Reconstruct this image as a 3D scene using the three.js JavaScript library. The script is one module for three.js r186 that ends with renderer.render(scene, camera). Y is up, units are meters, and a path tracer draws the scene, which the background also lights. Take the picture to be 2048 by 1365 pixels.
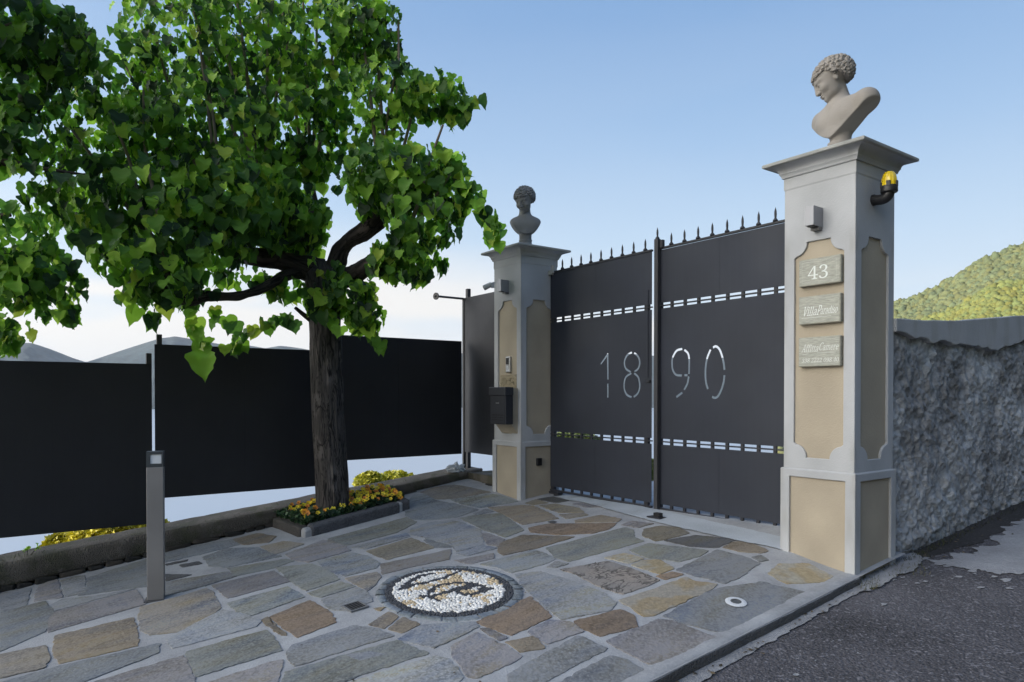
import * as THREE from 'three';
import { mergeGeometries, mergeVertices } from 'three/addons/utils/BufferGeometryUtils.js';
import { RoundedBoxGeometry } from 'three/addons/geometries/RoundedBoxGeometry.js';
import { MarchingCubes } from 'three/addons/objects/MarchingCubes.js';

// ---------------------------------------------------------------- camera, sky, sun, exposure
// World: origin at the front right foot of the right gate pillar, +x along the gate to the right, +z towards the street below, y up, metres.
const W = 2048, H = 1365, F = 1409.15, CX = 1024, CY = 806.81, PITCH = -0.011445, YAW = 0.6274;
const EYE = new THREE.Vector3(2.436, 1.1885, 4.562);
const FWD = new THREE.Vector3(-Math.cos(YAW), 0, -Math.sin(YAW)), RIGHT = new THREE.Vector3(Math.sin(YAW), 0, -Math.cos(YAW));
const scene = new THREE.Scene();
const camera = new THREE.PerspectiveCamera(2 * Math.atan(H / 2 / F) * 180 / Math.PI, W / H, 0.05, 30000);
camera.position.copy(EYE);
camera.rotation.order = 'YXZ';
camera.rotation.y = Math.PI / 2 - YAW;
camera.rotation.x = PITCH;
camera.setViewOffset(W, H, 0, H / 2 - CY, W, H);
scene.add(camera);
const renderer = new THREE.WebGLRenderer({ antialias: true });
renderer.setSize(1024, 682);
renderer.toneMapping = THREE.LinearToneMapping;
renderer.toneMappingExposure = 1.3;
renderer.shadowMap.enabled = true;

const SUN_AZ = 110 * Math.PI / 180, SUN_EL = 13 * Math.PI / 180;            // degrees to the left of the view
const SUN = FWD.clone().multiplyScalar(Math.cos(SUN_AZ)).addScaledVector(RIGHT, -Math.sin(SUN_AZ)).multiplyScalar(Math.cos(SUN_EL)).add(new THREE.Vector3(0, Math.sin(SUN_EL), 0));
const sun = new THREE.DirectionalLight(new THREE.Color(1.0, 0.86, 0.66), 4.0);
sun.position.copy(SUN).multiplyScalar(200);
sun.castShadow = true;
sun.shadow.mapSize.set(4096, 4096);
Object.assign(sun.shadow.camera, { left: -30, right: 30, top: 30, bottom: -30, near: 1, far: 500 });
scene.add(sun, sun.target);

function rng(seed) { let s = seed >>> 0; return () => { s = (s + 0x6d2b79f5) | 0; let t = Math.imul(s ^ (s >>> 15), 1 | s); t = (t + Math.imul(t ^ (t >>> 7), 61 | t)) ^ t; return ((t ^ (t >>> 14)) >>> 0) / 4294967296; }; }
const clamp = (x, a = 0, b = 1) => Math.min(b, Math.max(a, x)), lerp = (a, b, t) => a + (b - a) * t;
const smooth = (a, b, x) => { const t = clamp((x - a) / (b - a)); return t * t * (3 - 2 * t); };
const hash2 = (x, y, s = 0) => { let h = (x * 374761393 + y * 668265263 + s * 1274126177) | 0; h = Math.imul(h ^ (h >>> 13), 1274126177); return ((h ^ (h >>> 16)) >>> 0) / 4294967296; };
const hash3 = (x, y, z, s = 0) => hash2(x + z * 57, y - z * 131, s + z * 17);
function vnoise(x, y, per = 0, seed = 0) {                                    // value noise, repeating every per cells
  const ix = Math.floor(x), iy = Math.floor(y), fx = x - ix, fy = y - iy, u = fx * fx * (3 - 2 * fx), v = fy * fy * (3 - 2 * fy);
  const m = (a) => (per ? ((a % per) + per) % per : a);
  const h = (a, b) => hash2(m(a), m(b), seed);
  return lerp(lerp(h(ix, iy), h(ix + 1, iy), u), lerp(h(ix, iy + 1), h(ix + 1, iy + 1), u), v);
}
function fbm(x, y, oct = 4, per = 0, seed = 0) { let a = 0.5, s = 0, n = 0; for (let i = 0; i < oct; i++) { s += a * vnoise(x, y, per, seed + i); n += a; a *= 0.5; x *= 2; y *= 2; per *= 2; } return s / n; }
function vnoise3(x, y, z, seed = 0) {
  const ix = Math.floor(x), iy = Math.floor(y), iz = Math.floor(z), f = (t) => t * t * (3 - 2 * t), u = f(x - ix), v = f(y - iy), w = f(z - iz);
  const h = (a, b, c) => hash3(a, b, c, seed);
  const k = (c) => lerp(lerp(h(ix, iy, c), h(ix + 1, iy, c), u), lerp(h(ix, iy + 1, c), h(ix + 1, iy + 1, c), u), v);
  return lerp(k(iz), k(iz + 1), w);
}
const fbm3 = (x, y, z, o = 3, s = 0) => { let a = 0.5, r = 0, n = 0; for (let i = 0; i < o; i++) { r += a * vnoise3(x, y, z, s + i); n += a; a /= 2; x *= 2; y *= 2; z *= 2; } return r / n; };

{ // evening sky: deep blue above, pale towards the horizon, thin white streaks low down, brighter around the sun
  const w = 1024, h = 512, data = new Float32Array(w * h * 4), ramp = [[-90, 0.30, 0.31, 0.34], [-2, 0.52, 0.56, 0.61], [0, 0.68, 0.69, 0.70], [3, 0.63, 0.68, 0.73], [7, 0.53, 0.63, 0.73], [12, 0.43, 0.56, 0.71], [19, 0.295, 0.44, 0.645], [27, 0.195, 0.335, 0.565], [40, 0.15, 0.27, 0.49], [90, 0.11, 0.20, 0.42]];
  const d = new THREE.Vector3();
  for (let j = 0; j < h; j++) for (let i = 0; i < w; i++) {
    const el = ((j + 0.5) / h - 0.5) * Math.PI, th = ((i + 0.5) / w - 0.5) * 2 * Math.PI, E = el * 180 / Math.PI;
    d.set(Math.cos(th) * Math.cos(el), Math.sin(el), Math.sin(th) * Math.cos(el));
    let k = 0; while (k < ramp.length - 2 && E > ramp[k + 1][0]) k++;
    const t = clamp((E - ramp[k][0]) / (ramp[k + 1][0] - ramp[k][0])), c = [1, 2, 3].map((n) => lerp(ramp[k][n], ramp[k + 1][n], t));
    const az = Math.atan2(d.dot(RIGHT), d.dot(FWD)) * 180 / Math.PI;
    if (E > -1) {
      const n = fbm(az * 0.055 + 7 + E * 0.05, E * 0.42 + 3, 5, 0, 11) * 0.75 + fbm(az * 0.2 + 40, E * 1.1, 3, 0, 23) * 0.25;
      const left = smooth(25, -15, az) * smooth(-110, -60, az), low = smooth(9.5 + 5 * left, 3.5 + 4 * left, E), cl = clamp(smooth(0.42, 0.62, n) * 0.95 + left * smooth(11, 3, E) * 0.6) * low;
      const wisp = smooth(0.5, 0.75, fbm(az * 0.03 + 90, E * 0.12, 4, 0, 5)) * 0.03;
      const a = clamp(cl + wisp);
      [0.73, 0.72, 0.705].forEach((v, q) => { c[q] = lerp(c[q], v, a); });
    }
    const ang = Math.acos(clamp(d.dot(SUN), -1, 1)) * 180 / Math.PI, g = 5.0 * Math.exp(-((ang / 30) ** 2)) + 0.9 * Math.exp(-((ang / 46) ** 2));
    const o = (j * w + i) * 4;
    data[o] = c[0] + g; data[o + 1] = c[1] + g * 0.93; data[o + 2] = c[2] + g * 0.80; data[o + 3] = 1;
  }
  const tex = new THREE.DataTexture(data, w, h, THREE.RGBAFormat, THREE.FloatType);
  tex.mapping = THREE.EquirectangularReflectionMapping; tex.magFilter = THREE.LinearFilter; tex.minFilter = THREE.LinearFilter; tex.needsUpdate = true;
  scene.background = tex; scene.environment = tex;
}
scene.fog = new THREE.FogExp2(new THREE.Color(0.66, 0.76, 0.9), 0.00003);

// ---------------------------------------------------------------- laying out: rays of the photograph onto known planes of the place
function ray(px, py) {
  const x = (px - CX) / F, y0 = (CY - py) / F, c = Math.cos(PITCH), s = Math.sin(PITCH), y = y0 * c + s, z = c - y0 * s;
  return RIGHT.clone().multiplyScalar(x).addScaledVector(FWD, z).add(new THREE.Vector3(0, y, 0));
}
const onX = (px, py, X) => { const r = ray(px, py); return r.multiplyScalar((X - EYE.x) / r.x).add(EYE); };
const onZ = (px, py, Z) => { const r = ray(px, py); return r.multiplyScalar((Z - EYE.z) / r.z).add(EYE); };
const at = (px, py, depth) => ray(px, py).multiplyScalar(depth).add(EYE);
const SLOPE = 0.11;
function ground(X, Z) {                                                       // the forecourt falls towards the street and its kerb
  let y = -SLOPE * Math.max(Z, -0.7) + 0.087 * smooth(-0.05, 0.68, -X) - 0.022 * Math.max(0, -X - 0.55);
  y += 0.13 * smooth(-3.7, -5.05, X) * clamp(1 - Z / 4.6);
  return y;
}
const road = (Z) => (Z > 0 ? -0.06 - 0.118 * Z : Z > -0.7 ? -0.06 - 0.096 * Z : 0.0072 - 0.0885 * (Z + 0.7));
function onGround(px, py) {
  const r = ray(px, py); let lo = 0.5, hi = 60;
  for (let i = 0; i < 40; i++) { const m = (lo + hi) / 2, p = EYE.clone().addScaledVector(r, m); if (p.y > ground(p.x, p.z)) lo = m; else hi = m; }
  return EYE.clone().addScaledVector(r, lo);
}
function project(p) {
  const d = p.clone().sub(EYE), X = d.dot(RIGHT), Z0 = d.dot(FWD), c = Math.cos(PITCH), s = Math.sin(PITCH), Y = d.y * c - Z0 * s, Z = Z0 * c + d.y * s;
  return [CX + F * X / Z, CY - F * Y / Z];
}

// ---------------------------------------------------------------- naming
const used = new Map();
function numbered(n) { const k = used.get(n) ?? 0; used.set(n, k + 1); return k ? `${n}_${String(k).padStart(3, '0')}` : n; }
function tag(o, label, category, group) { o.userData.label = label; o.userData.category = category; if (group) o.userData.group = group; return o; }
function thing(name, label, category, pos = [0, 0, 0], turn = 0, group) {
  const o = new THREE.Group(); o.name = numbered(name); o.position.set(...pos); o.rotation.y = turn; scene.add(o);
  return tag(o, label, category, group);
}
function metric(g) {                                                          // uv in metres from the dominant axis of each triangle
  if (g.index) g = g.toNonIndexed();
  if (!g.attributes.normal) g.computeVertexNormals();
  const p = g.attributes.position, uv = new Float32Array(p.count * 2), a = new THREE.Vector3(), b = new THREE.Vector3(), c = new THREE.Vector3();
  for (let i = 0; i < p.count; i += 3) {
    a.fromBufferAttribute(p, i); b.fromBufferAttribute(p, i + 1); c.fromBufferAttribute(p, i + 2);
    const n = b.clone().sub(a).cross(c.clone().sub(a)), X = Math.abs(n.x), Y = Math.abs(n.y), Z = Math.abs(n.z);
    [a, b, c].forEach((q, k) => { const [u, v] = X >= Y && X >= Z ? [q.z, q.y] : Y >= Z ? [q.x, q.z] : [q.x, q.y]; uv[(i + k) * 2] = u; uv[(i + k) * 2 + 1] = v; });
  }
  g.setAttribute('uv', new THREE.BufferAttribute(uv, 2));
  return g;
}
function add(name, geos, m, parent = scene) {
  const list = [].concat(geos).map(metric).map((g) => { for (const k of Object.keys(g.attributes)) if (!['position', 'normal', 'uv', 'color'].includes(k)) g.deleteAttribute(k); return g; });
  const mesh = new THREE.Mesh(list.length > 1 ? mergeGeometries(list) : list[0], m);
  mesh.name = parent === scene ? numbered(name) : name; mesh.castShadow = mesh.receiveShadow = true; parent.add(mesh);
  return mesh;
}
function raw(name, g, m, parent = scene) { const mesh = new THREE.Mesh(g, m); mesh.name = parent === scene ? numbered(name) : name; mesh.castShadow = mesh.receiveShadow = true; parent.add(mesh); return mesh; }
const struct = (o) => { o.userData.kind = 'structure'; return o; };
const stuff = (o) => { o.userData.kind = 'stuff'; return o; };
const box = (x0, x1, y0, y1, z0, z1, r = 0) => (r ? new RoundedBoxGeometry(x1 - x0, y1 - y0, z1 - z0, 1, Math.min(r, (x1 - x0) / 2.1, (y1 - y0) / 2.1, (z1 - z0) / 2.1)) : new THREE.BoxGeometry(x1 - x0, y1 - y0, z1 - z0)).translate((x0 + x1) / 2, (y0 + y1) / 2, (z0 + z1) / 2);
const V3 = (x, y, z) => new THREE.Vector3(x, y, z);

// ---------------------------------------------------------------- materials
function texture(size, fn, srgb = false, rep = 1) {
  const d = new Uint8Array(size * size * 4);
  for (let y = 0; y < size; y++) for (let x = 0; x < size; x++) { const c = fn(x / size, y / size), o = (y * size + x) * 4, v = Array.isArray(c) ? c : [c, c, c]; for (let k = 0; k < 3; k++) { const l = clamp(v[k]); d[o + k] = 255 * (srgb ? (l <= 0.0031308 ? 12.92 * l : 1.055 * Math.pow(l, 1 / 2.4) - 0.055) : l); } d[o + 3] = 255; }
  const t = new THREE.DataTexture(d, size, size, THREE.RGBAFormat); t.wrapS = t.wrapT = THREE.RepeatWrapping; t.magFilter = THREE.LinearFilter; t.minFilter = THREE.LinearMipmapLinearFilter; t.generateMipmaps = true;
  if (srgb) t.colorSpace = THREE.SRGBColorSpace; t.repeat.set(rep, rep); t.needsUpdate = true; return t;
}
const mirrored = (...a) => { const t = texture(...a); t.wrapS = t.wrapT = THREE.MirroredRepeatWrapping; return t; };
const mirroredLate = (...a) => mirrored(...a);
const rgb = (r, g, b) => new THREE.Color().setRGB(r, g, b);
const std = (c, rough, o = {}) => new THREE.MeshStandardMaterial({ color: c, roughness: rough, ...o });
// mottling maps run around 0.85 so that colours keep their value
const mottle = mirroredLate(512, (u, v) => { const n = fbm(u * 4, v * 4, 6, 4, 3), b = fbm(u * 2, v * 2, 3, 2, 9); const st = smooth(0.55, 0.8, fbm(u * 9, v * 2 + 7, 4, 0, 14)) * 0.1, k = 0.88 + (n - 0.5) * 0.3 + (b - 0.5) * 0.26 - st; return [k, k * (1 - st * 0.15), k * (0.99 - st * 0.5)]; }, true, 0.8);
const grainB = texture(512, (u, v) => fbm(u * 60, v * 60, 3, 60, 4) * 0.7 + fbm(u * 12, v * 12, 3, 12, 8) * 0.3, false, 2.2);
const M = {};
M.plaster = std(rgb(0.53, 0.54, 0.565), 0.9, { map: mottle, bumpMap: grainB, bumpScale: 0.0012 });
M.cream = std(rgb(0.50, 0.43, 0.335), 0.95, { map: mottle, bumpMap: grainB, bumpScale: 0.0018 });
M.capstone = std(rgb(0.40, 0.40, 0.39), 0.9, { map: texture(512, (u, v) => { const n = fbm(u * 6, v * 6, 6, 6, 31), k = 0.62 + n * 0.5; return [k, k, k * 0.97]; }, true, 1.3), bumpMap: grainB, bumpScale: 0.004 });
const brushed = texture(512, (u, v) => { const n = fbm(u * 3, v * 3, 5, 3, 13), s = fbm(u * 90, v * 3, 3, 3, 2); const k = 0.78 + (n - 0.5) * 0.5 + (s - 0.5) * 0.12; return [k, k, k]; }, true, 0.45);
const brushedR = texture(256, (u, v) => 0.45 + fbm(u * 4, v * 4, 5, 4, 19) * 0.35, false, 0.5);
M.gate = std(rgb(0.035, 0.041, 0.06), 1, { map: brushed, roughnessMap: brushedR, metalness: 0.12 });
M.gateIron = std(rgb(0.035, 0.036, 0.043), 0.55, { metalness: 0.2 });
M.fence = std(rgb(0.026, 0.027, 0.034), 1, { map: brushed, roughnessMap: brushedR, metalness: 0.1 });  // gate steel made darker; the tree shade on it is in the colour
M.fencePost = std(rgb(0.05, 0.05, 0.055), 0.5, { metalness: 0.3 });
M.grey = std(rgb(0.19, 0.185, 0.185), 0.5, { map: mottle, metalness: 0.3 });
M.lamp = std(rgb(0.30, 0.305, 0.33), 0.45, { metalness: 0.35 });
M.black = std(rgb(0.012, 0.012, 0.014), 0.5);
M.blackPlastic = std(rgb(0.018, 0.018, 0.02), 0.42);
M.glassWhite = std(rgb(0.78, 0.81, 0.85), 0.25);
M.steel = std(rgb(0.55, 0.56, 0.58), 0.35, { metalness: 0.8 });
M.yellow = new THREE.MeshPhysicalMaterial({ color: rgb(0.97, 0.70, 0.01), roughness: 0.18, transmission: 0.2, thickness: 0, clearcoat: 0.6 });
const slate = mirrored(512, (u, v) => { const w = fbm(u * 3, v * 3, 4, 3, 51), s = fbm(u * 4 + w * 0.6, v * 28 + w * 5, 4, 0, 21), k = 0.55 + s * 0.55; return [k, k, k * 0.93]; }, true, 3);
M.slate = std(rgb(0.44, 0.43, 0.385), 0.85, { map: slate, bumpMap: slate, bumpScale: 0.004 });
M.statue = std(rgb(0.40, 0.365, 0.335), 0.85, { map: mottle, bumpMap: grainB, bumpScale: 0.002 });
M.statueShaded = std(rgb(0.27, 0.27, 0.275), 0.85, { map: mottle, bumpMap: grainB, bumpScale: 0.002 });  // darker statue tone; the shade on the left bust is put into it
M.statue.vertexColors = M.statueShaded.vertexColors = true;
// paving: streaked gneiss in several tints, mortar, granite, asphalt, cement
const streaks = [0, 1, 2].map((k) => mirrored(512, (u, v) => {
  const w = fbm(u * 2, v * 2, 3, 2, 60 + k), s = fbm(u * 3, v * 20 + w * (3 + 3 * k), 5, 0, 70 + k), f = fbm(u * 64, v * 64, 2, 64, 80 + k), c = fbm(u * 3, v * 3, 4, 3, 90 + k), sp = Math.pow(fbm(u * 110, v * 110, 2, 110, 44 + k), 5);
  const e = 0.5 + s * 0.5 + (f - 0.5) * 0.45 + (c - 0.5) * 0.6 + sp * 1.6, warm = (fbm(u * 3 + 5, v * 9, 4, 0, 33 + k) - 0.5) * (0.22 + 0.12 * k);
  return [e + warm, e + warm * 0.4, e - warm];
}, true, 0.9));
const streakB = mirrored(512, (u, v) => fbm(u * 5, v * 26, 5, 0, 77) * 0.6 + fbm(u * 70, v * 70, 2, 70, 78) * 0.4, false, 1.1);
const veined = mirrored(512, (u, v) => { const w = fbm(u * 3, v * 3, 4, 3, 5), r = Math.abs(fbm(u * 14 + w * 4, v * 22 + w * 6, 5, 0, 6) - 0.5) * 8, m = smooth(0.35, 0.6, fbm(u * 4 + 3, v * 4, 3, 0, 8)), k = lerp(0.8, clamp(r, 0.25, 0.85), m), b = fbm(u * 4, v * 4, 3, 4, 12); return [k * (0.85 + b * 0.3), k * (0.85 + b * 0.15), k * 0.85]; }, true, 1.3);
const blotch = mirrored(512, (u, v) => { const w = fbm(u * 3, v * 3, 4, 3, 15), n = smooth(0.42, 0.62, fbm(u * 5 + w, v * 9 + w * 3, 5, 0, 16)), f = fbm(u * 60, v * 60, 2, 60, 17); return [lerp(0.85, 0.85, n) + (f - 0.5) * 0.35, lerp(0.85, 0.74, n) + (f - 0.5) * 0.35, lerp(0.85, 0.56, n) + (f - 0.5) * 0.3]; }, true, 1.1);
const tints = { g: [0.31, 0.322, 0.338], b: [0.30, 0.32, 0.335], p: [0.40, 0.415, 0.428], n: [0.322, 0.335, 0.312], w: [0.335, 0.30, 0.255], t: [0.30, 0.25, 0.19], r: [0.315, 0.23, 0.16], u: [0.31, 0.296, 0.304], d: [0.12, 0.12, 0.125], y: [0.44, 0.40, 0.33], v: [0.45, 0.44, 0.44], l: [0.45, 0.42, 0.34], o: [0.30, 0.265, 0.20] };
const stoneMats = {};
const stoneMat = (k, n) => stoneMats[k + n] ??= std(rgb(...tints[k].map((x, i) => lerp(x, (tints[k][0] + tints[k][1] + tints[k][2]) / 3, 0.12) * [0.78, 0.67, 0.86][n])), 0.8, { map: k === 'v' ? veined : k === 'y' || k === 'l' ? blotch : streaks[n], bumpMap: streakB, bumpScale: 0.007 });
M.mortar = std(rgb(0.42, 0.43, 0.45), 0.95, { map: texture(512, (u, v) => { const n = fbm(u * 5, v * 5, 6, 5, 41), f = fbm(u * 90, v * 90, 2, 90, 42), k = 0.8 + (n - 0.5) * 0.55 + (f - 0.5) * 0.16; return [k, k, k * 1.0]; }, true, 0.8), bumpMap: grainB, bumpScale: 0.003 });
M.kerb = std(rgb(0.115, 0.115, 0.12), 0.9, { map: mottle, bumpMap: grainB, bumpScale: 0.02 });
M.concrete = std(rgb(0.47, 0.51, 0.56), 0.9, { map: mottle, bumpMap: grainB, bumpScale: 0.004 });
M.granite = std(rgb(0.095, 0.098, 0.11), 0.85, { map: texture(256, (u, v) => { const k = 0.45 + fbm(u * 40, v * 40, 3, 40, 71) * 0.9 + (fbm(u * 5, v * 5, 3, 5, 72) - 0.5) * 0.5; return [k, k, k]; }, true, 2), bumpMap: grainB, bumpScale: 0.012 });
M.oldWall = std(rgb(0.15, 0.132, 0.115), 0.95, { map: texture(512, (u, v) => { const n = fbm(u * 5, v * 5, 6, 5, 73), m = smooth(0.5, 0.7, fbm(u * 7, v * 7, 4, 7, 74)), w = smooth(0.66, 0.8, fbm(u * 11, v * 11, 4, 11, 75)); return [lerp(0.5 + n * 0.6, 0.42, m * 0.6) + w * 0.6, lerp(0.5 + n * 0.6, 0.5, m * 0.6) + w * 0.6, lerp(0.5 + n * 0.55, 0.3, m * 0.6) + w * 0.6]; }, true, 0.9), bumpMap: grainB, bumpScale: 0.02 });
M.gap = std(rgb(0.012, 0.011, 0.01), 1);
M.rubble = [std(rgb(0.075, 0.07, 0.066), 0.95, { map: mottle, bumpMap: grainB, bumpScale: 0.02 }), std(rgb(0.12, 0.105, 0.09), 0.95, { map: mottle, bumpMap: grainB, bumpScale: 0.02 }), std(rgb(0.045, 0.045, 0.042), 0.95, { map: mottle, bumpMap: grainB, bumpScale: 0.02 })];
M.asphalt = std(rgb(0.165, 0.163, 0.18), 0.9, {
  map: texture(896, (u, v) => { const f = fbm(u * 240, v * 240, 2, 240, 101), sp = smooth(0.66, 0.8, fbm(u * 130, v * 130, 2, 130, 103)) * 0.7, n = fbm(u * 3, v * 3, 5, 3, 102), k = 0.16 + f * 0.6 + sp + (n - 0.5) * 0.55; return [k * 1.02, k, k * 1.02]; }, true, 0.55),
  bumpMap: texture(512, (u, v) => fbm(u * 110, v * 110, 2, 110, 105), false, 0.9), bumpScale: 0.012 });
M.cement = std(rgb(0.36, 0.368, 0.39), 0.95, { map: M.mortar.map, bumpMap: grainB, bumpScale: 0.012 });
M.roughcast = std(rgb(0.52, 0.525, 0.54), 0.97, {
  map: texture(768, (u, v) => { const n = fbm(u * 7, v * 7, 6, 7, 111), f = fbm(u * 60, v * 60, 3, 60, 112), g = smooth(0.45, 0.75, fbm(u * 3, v * 3, 5, 3, 113)); const k = 0.22 + n * 0.8 + (f - 0.5) * 0.6 + g * 0.3; return [k * lerp(1, 0.93, g), k, k * lerp(1.0, 1.04, g)]; }, true, 0.42),
  bumpMap: texture(512, (u, v) => fbm(u * 48, v * 48, 4, 48, 114), false, 0.8), bumpScale: 0.016 });
M.coping = std(rgb(0.49, 0.50, 0.52), 0.93, { map: mottle, bumpMap: grainB, bumpScale: 0.006 });
M.bark = std(rgb(0.122, 0.112, 0.108), 0.95, { map: mirrored(512, (u, v) => { const w = fbm(u * 8, v * 4, 3, 4, 121), r = fbm(u * 40 + w * 2, v * 7, 4, 0, 122), p = smooth(0.52, 0.68, fbm(u * 5, v * 4, 4, 4, 123)); const q = fbm(u * 16 + w * 1.5, v * 2.6 + w, 4, 0, 124), q2 = fbm(u * 30 + w * 2, v * 5, 4, 0, 125), fis = Math.max(smooth(0.80, 0.97, 1 - Math.abs(2 * q - 1) * 1.6), 0.8 * smooth(0.8, 0.97, 1 - Math.abs(2 * q2 - 1) * 2)), k = (0.3 + 0.5 * r + 0.45 * p) * (1 - 0.88 * fis); return [k, k * 0.96, k * 0.93]; }, true, 1), bumpMap: mirrored(512, (u, v) => fbm(u * 40, v * 7, 4, 0, 122), false, 1), bumpScale: 0.03 });
M.limb = std(rgb(0.085, 0.068, 0.058), 0.95, { map: M.bark.map, bumpMap: M.bark.bumpMap, bumpScale: 0.02 });
M.soil = std(rgb(0.03, 0.025, 0.02), 1);
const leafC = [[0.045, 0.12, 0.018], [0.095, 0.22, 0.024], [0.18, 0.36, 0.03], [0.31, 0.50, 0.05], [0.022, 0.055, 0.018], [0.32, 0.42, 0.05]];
M.leaves = leafC.map((c) => new THREE.MeshPhysicalMaterial({ color: rgb(...c.map((x) => x * 1.35)), roughness: 0.62, transmission: 0.55, thickness: 0, side: THREE.DoubleSide, specularIntensity: 0.4 }));
M.leafStuff = new THREE.MeshPhysicalMaterial({ color: 0xffffff, roughness: 0.62, transmission: 0.55, thickness: 0, side: THREE.DoubleSide, specularIntensity: 0.4 });

// ---------------------------------------------------------------- far setting: lake, mountains, slope, hills
const LAKE = -85;
{
  const g = new THREE.CircleGeometry(24000, 96).rotateX(-Math.PI / 2).translate(0, LAKE, 0);
  const ripple = texture(512, (u, v) => fbm(u * 24, v * 24, 4, 24, 131), false, 1);
  const m = std(rgb(0.40, 0.46, 0.54), 0.32, { metalness: 0.35 });
  struct(add('lake', g, m));
}
function heightSheet(name, nx, nz, pos, m, parent) {                          // pos(u, v) -> Vector3
  const p = [], idx = [], uv = [];
  for (let j = 0; j <= nz; j++) for (let i = 0; i <= nx; i++) { const q = pos(i / nx, j / nz); p.push(q.x, q.y, q.z); uv.push(q.x, q.z); }
  for (let j = 0; j < nz; j++) for (let i = 0; i < nx; i++) { const a = j * (nx + 1) + i, b = a + 1, c = a + nx + 1, d = c + 1; idx.push(a, c, b, b, c, d); }
  const g = new THREE.BufferGeometry(); g.setAttribute('position', new THREE.Float32BufferAttribute(p, 3)); g.setAttribute('uv', new THREE.Float32BufferAttribute(uv, 2)); g.setIndex(idx); g.computeVertexNormals();
  return raw(name, g, m, parent);
}
function dirAt(px) { const x = (px - CX) / F; return FWD.clone().addScaledVector(RIGHT, x).normalize(); }
const far = (px, el, dist) => { const d = dirAt(px); return V3(EYE.x + d.x * dist, EYE.y + Math.tan(el) * dist, EYE.z + d.z * dist); };
const elev = (px, py) => Math.atan2((791 - py) / F, Math.hypot(1, (px - CX) / F));
const forestTex = texture(512, (u, v) => { const n = fbm(u * 24, v * 24, 4, 24, 141), b = fbm(u * 4, v * 4, 3, 4, 142), k = 0.35 + n * 0.8 + (b - 0.5) * 0.6; return [k, k, k * 0.8]; }, true, 1 / 300);
M.hazyForest = std(rgb(0.045, 0.075, 0.115), 1, { map: forestTex });  // blue of the distant haze is put into the forest colour
function ridge(name, pts, dist, depthM, label) {                              // crest line traced against the sky, a solid slope down to the lake in front of it
  const crest = (t) => { const f = t * (pts.length - 1), i = Math.min(pts.length - 2, Math.floor(f)), k = f - i; const px = lerp(pts[i][0], pts[i + 1][0], k), py = lerp(pts[i][1], pts[i + 1][1], k); return [px, py]; };
  const o = heightSheet(name, 160, 24, (u, v) => {
    const [px, py] = crest(u), top = far(px, elev(px, py), dist), d = dirAt(px);
    const back = v > 0.85 ? (v - 0.85) / 0.15 : 0, t = clamp(v / 0.85);
    const y = lerp(LAKE - 5, top.y, Math.pow(t, 0.8)) + (t > 0.02 && t < 0.99 ? (fbm(u * 30, v * 9, 4, 0, 151) - 0.5) * (top.y - LAKE) * 0.22 * Math.min(1, (1 - t) * 4) : 0) + (t >= 0.99 && !back ? (vnoise(u * 140, 3, 0, 152) - 0.5) * 12 : 0);
    const R = (t - 1) * depthM + back * depthM;
    return V3(top.x + d.x * R, back ? lerp(y, LAKE - 5, back) : y, top.z + d.z * R);
  }, M.hazyForest);
  return struct(o);
}
ridge('mountains', [[-700, 560], [-400, 640], [-150, 690], [0, 690], [30, 684], [62, 685], [100, 697], [150, 717], [172, 724], [200, 715], [262, 694], [320, 676], [350, 672], [400, 680], [450, 690], [500, 691], [530, 696], [560, 691], [600, 696], [640, 704], [700, 700], [780, 712], [900, 704], [1050, 716], [1250, 706], [1400, 720], [1600, 700], [1900, 690]], 7000, 2200);
// near slope beyond the fence and behind the gate, dropping to the water
M.slope = std(rgb(0.06, 0.075, 0.03), 1, { map: mottle });
struct(heightSheet('ground', 60, 60, (u, v) => {
  const s = (t) => Math.sign(t - 0.5) * Math.pow(Math.abs(t - 0.5) * 2, 2.2) * 420, X = s(u) - 2, Z = s(v);
  const west = Math.max(0, -5.6 - X), north = Math.max(0, -4.2 - Z) * clamp((0.6 - X) / 1.5), drop = Math.max(west * 0.62, north * 0.5);
  let y = ground(clamp(X, -5.6, 0), clamp(Z, -3, 9)) - 0.32 - drop;
  if (X > 0) y = road(clamp(Z, -60, 40)) - 0.3;
  return V3(X, Math.max(y, LAKE - 8), Z);
}, M.slope));

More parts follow.
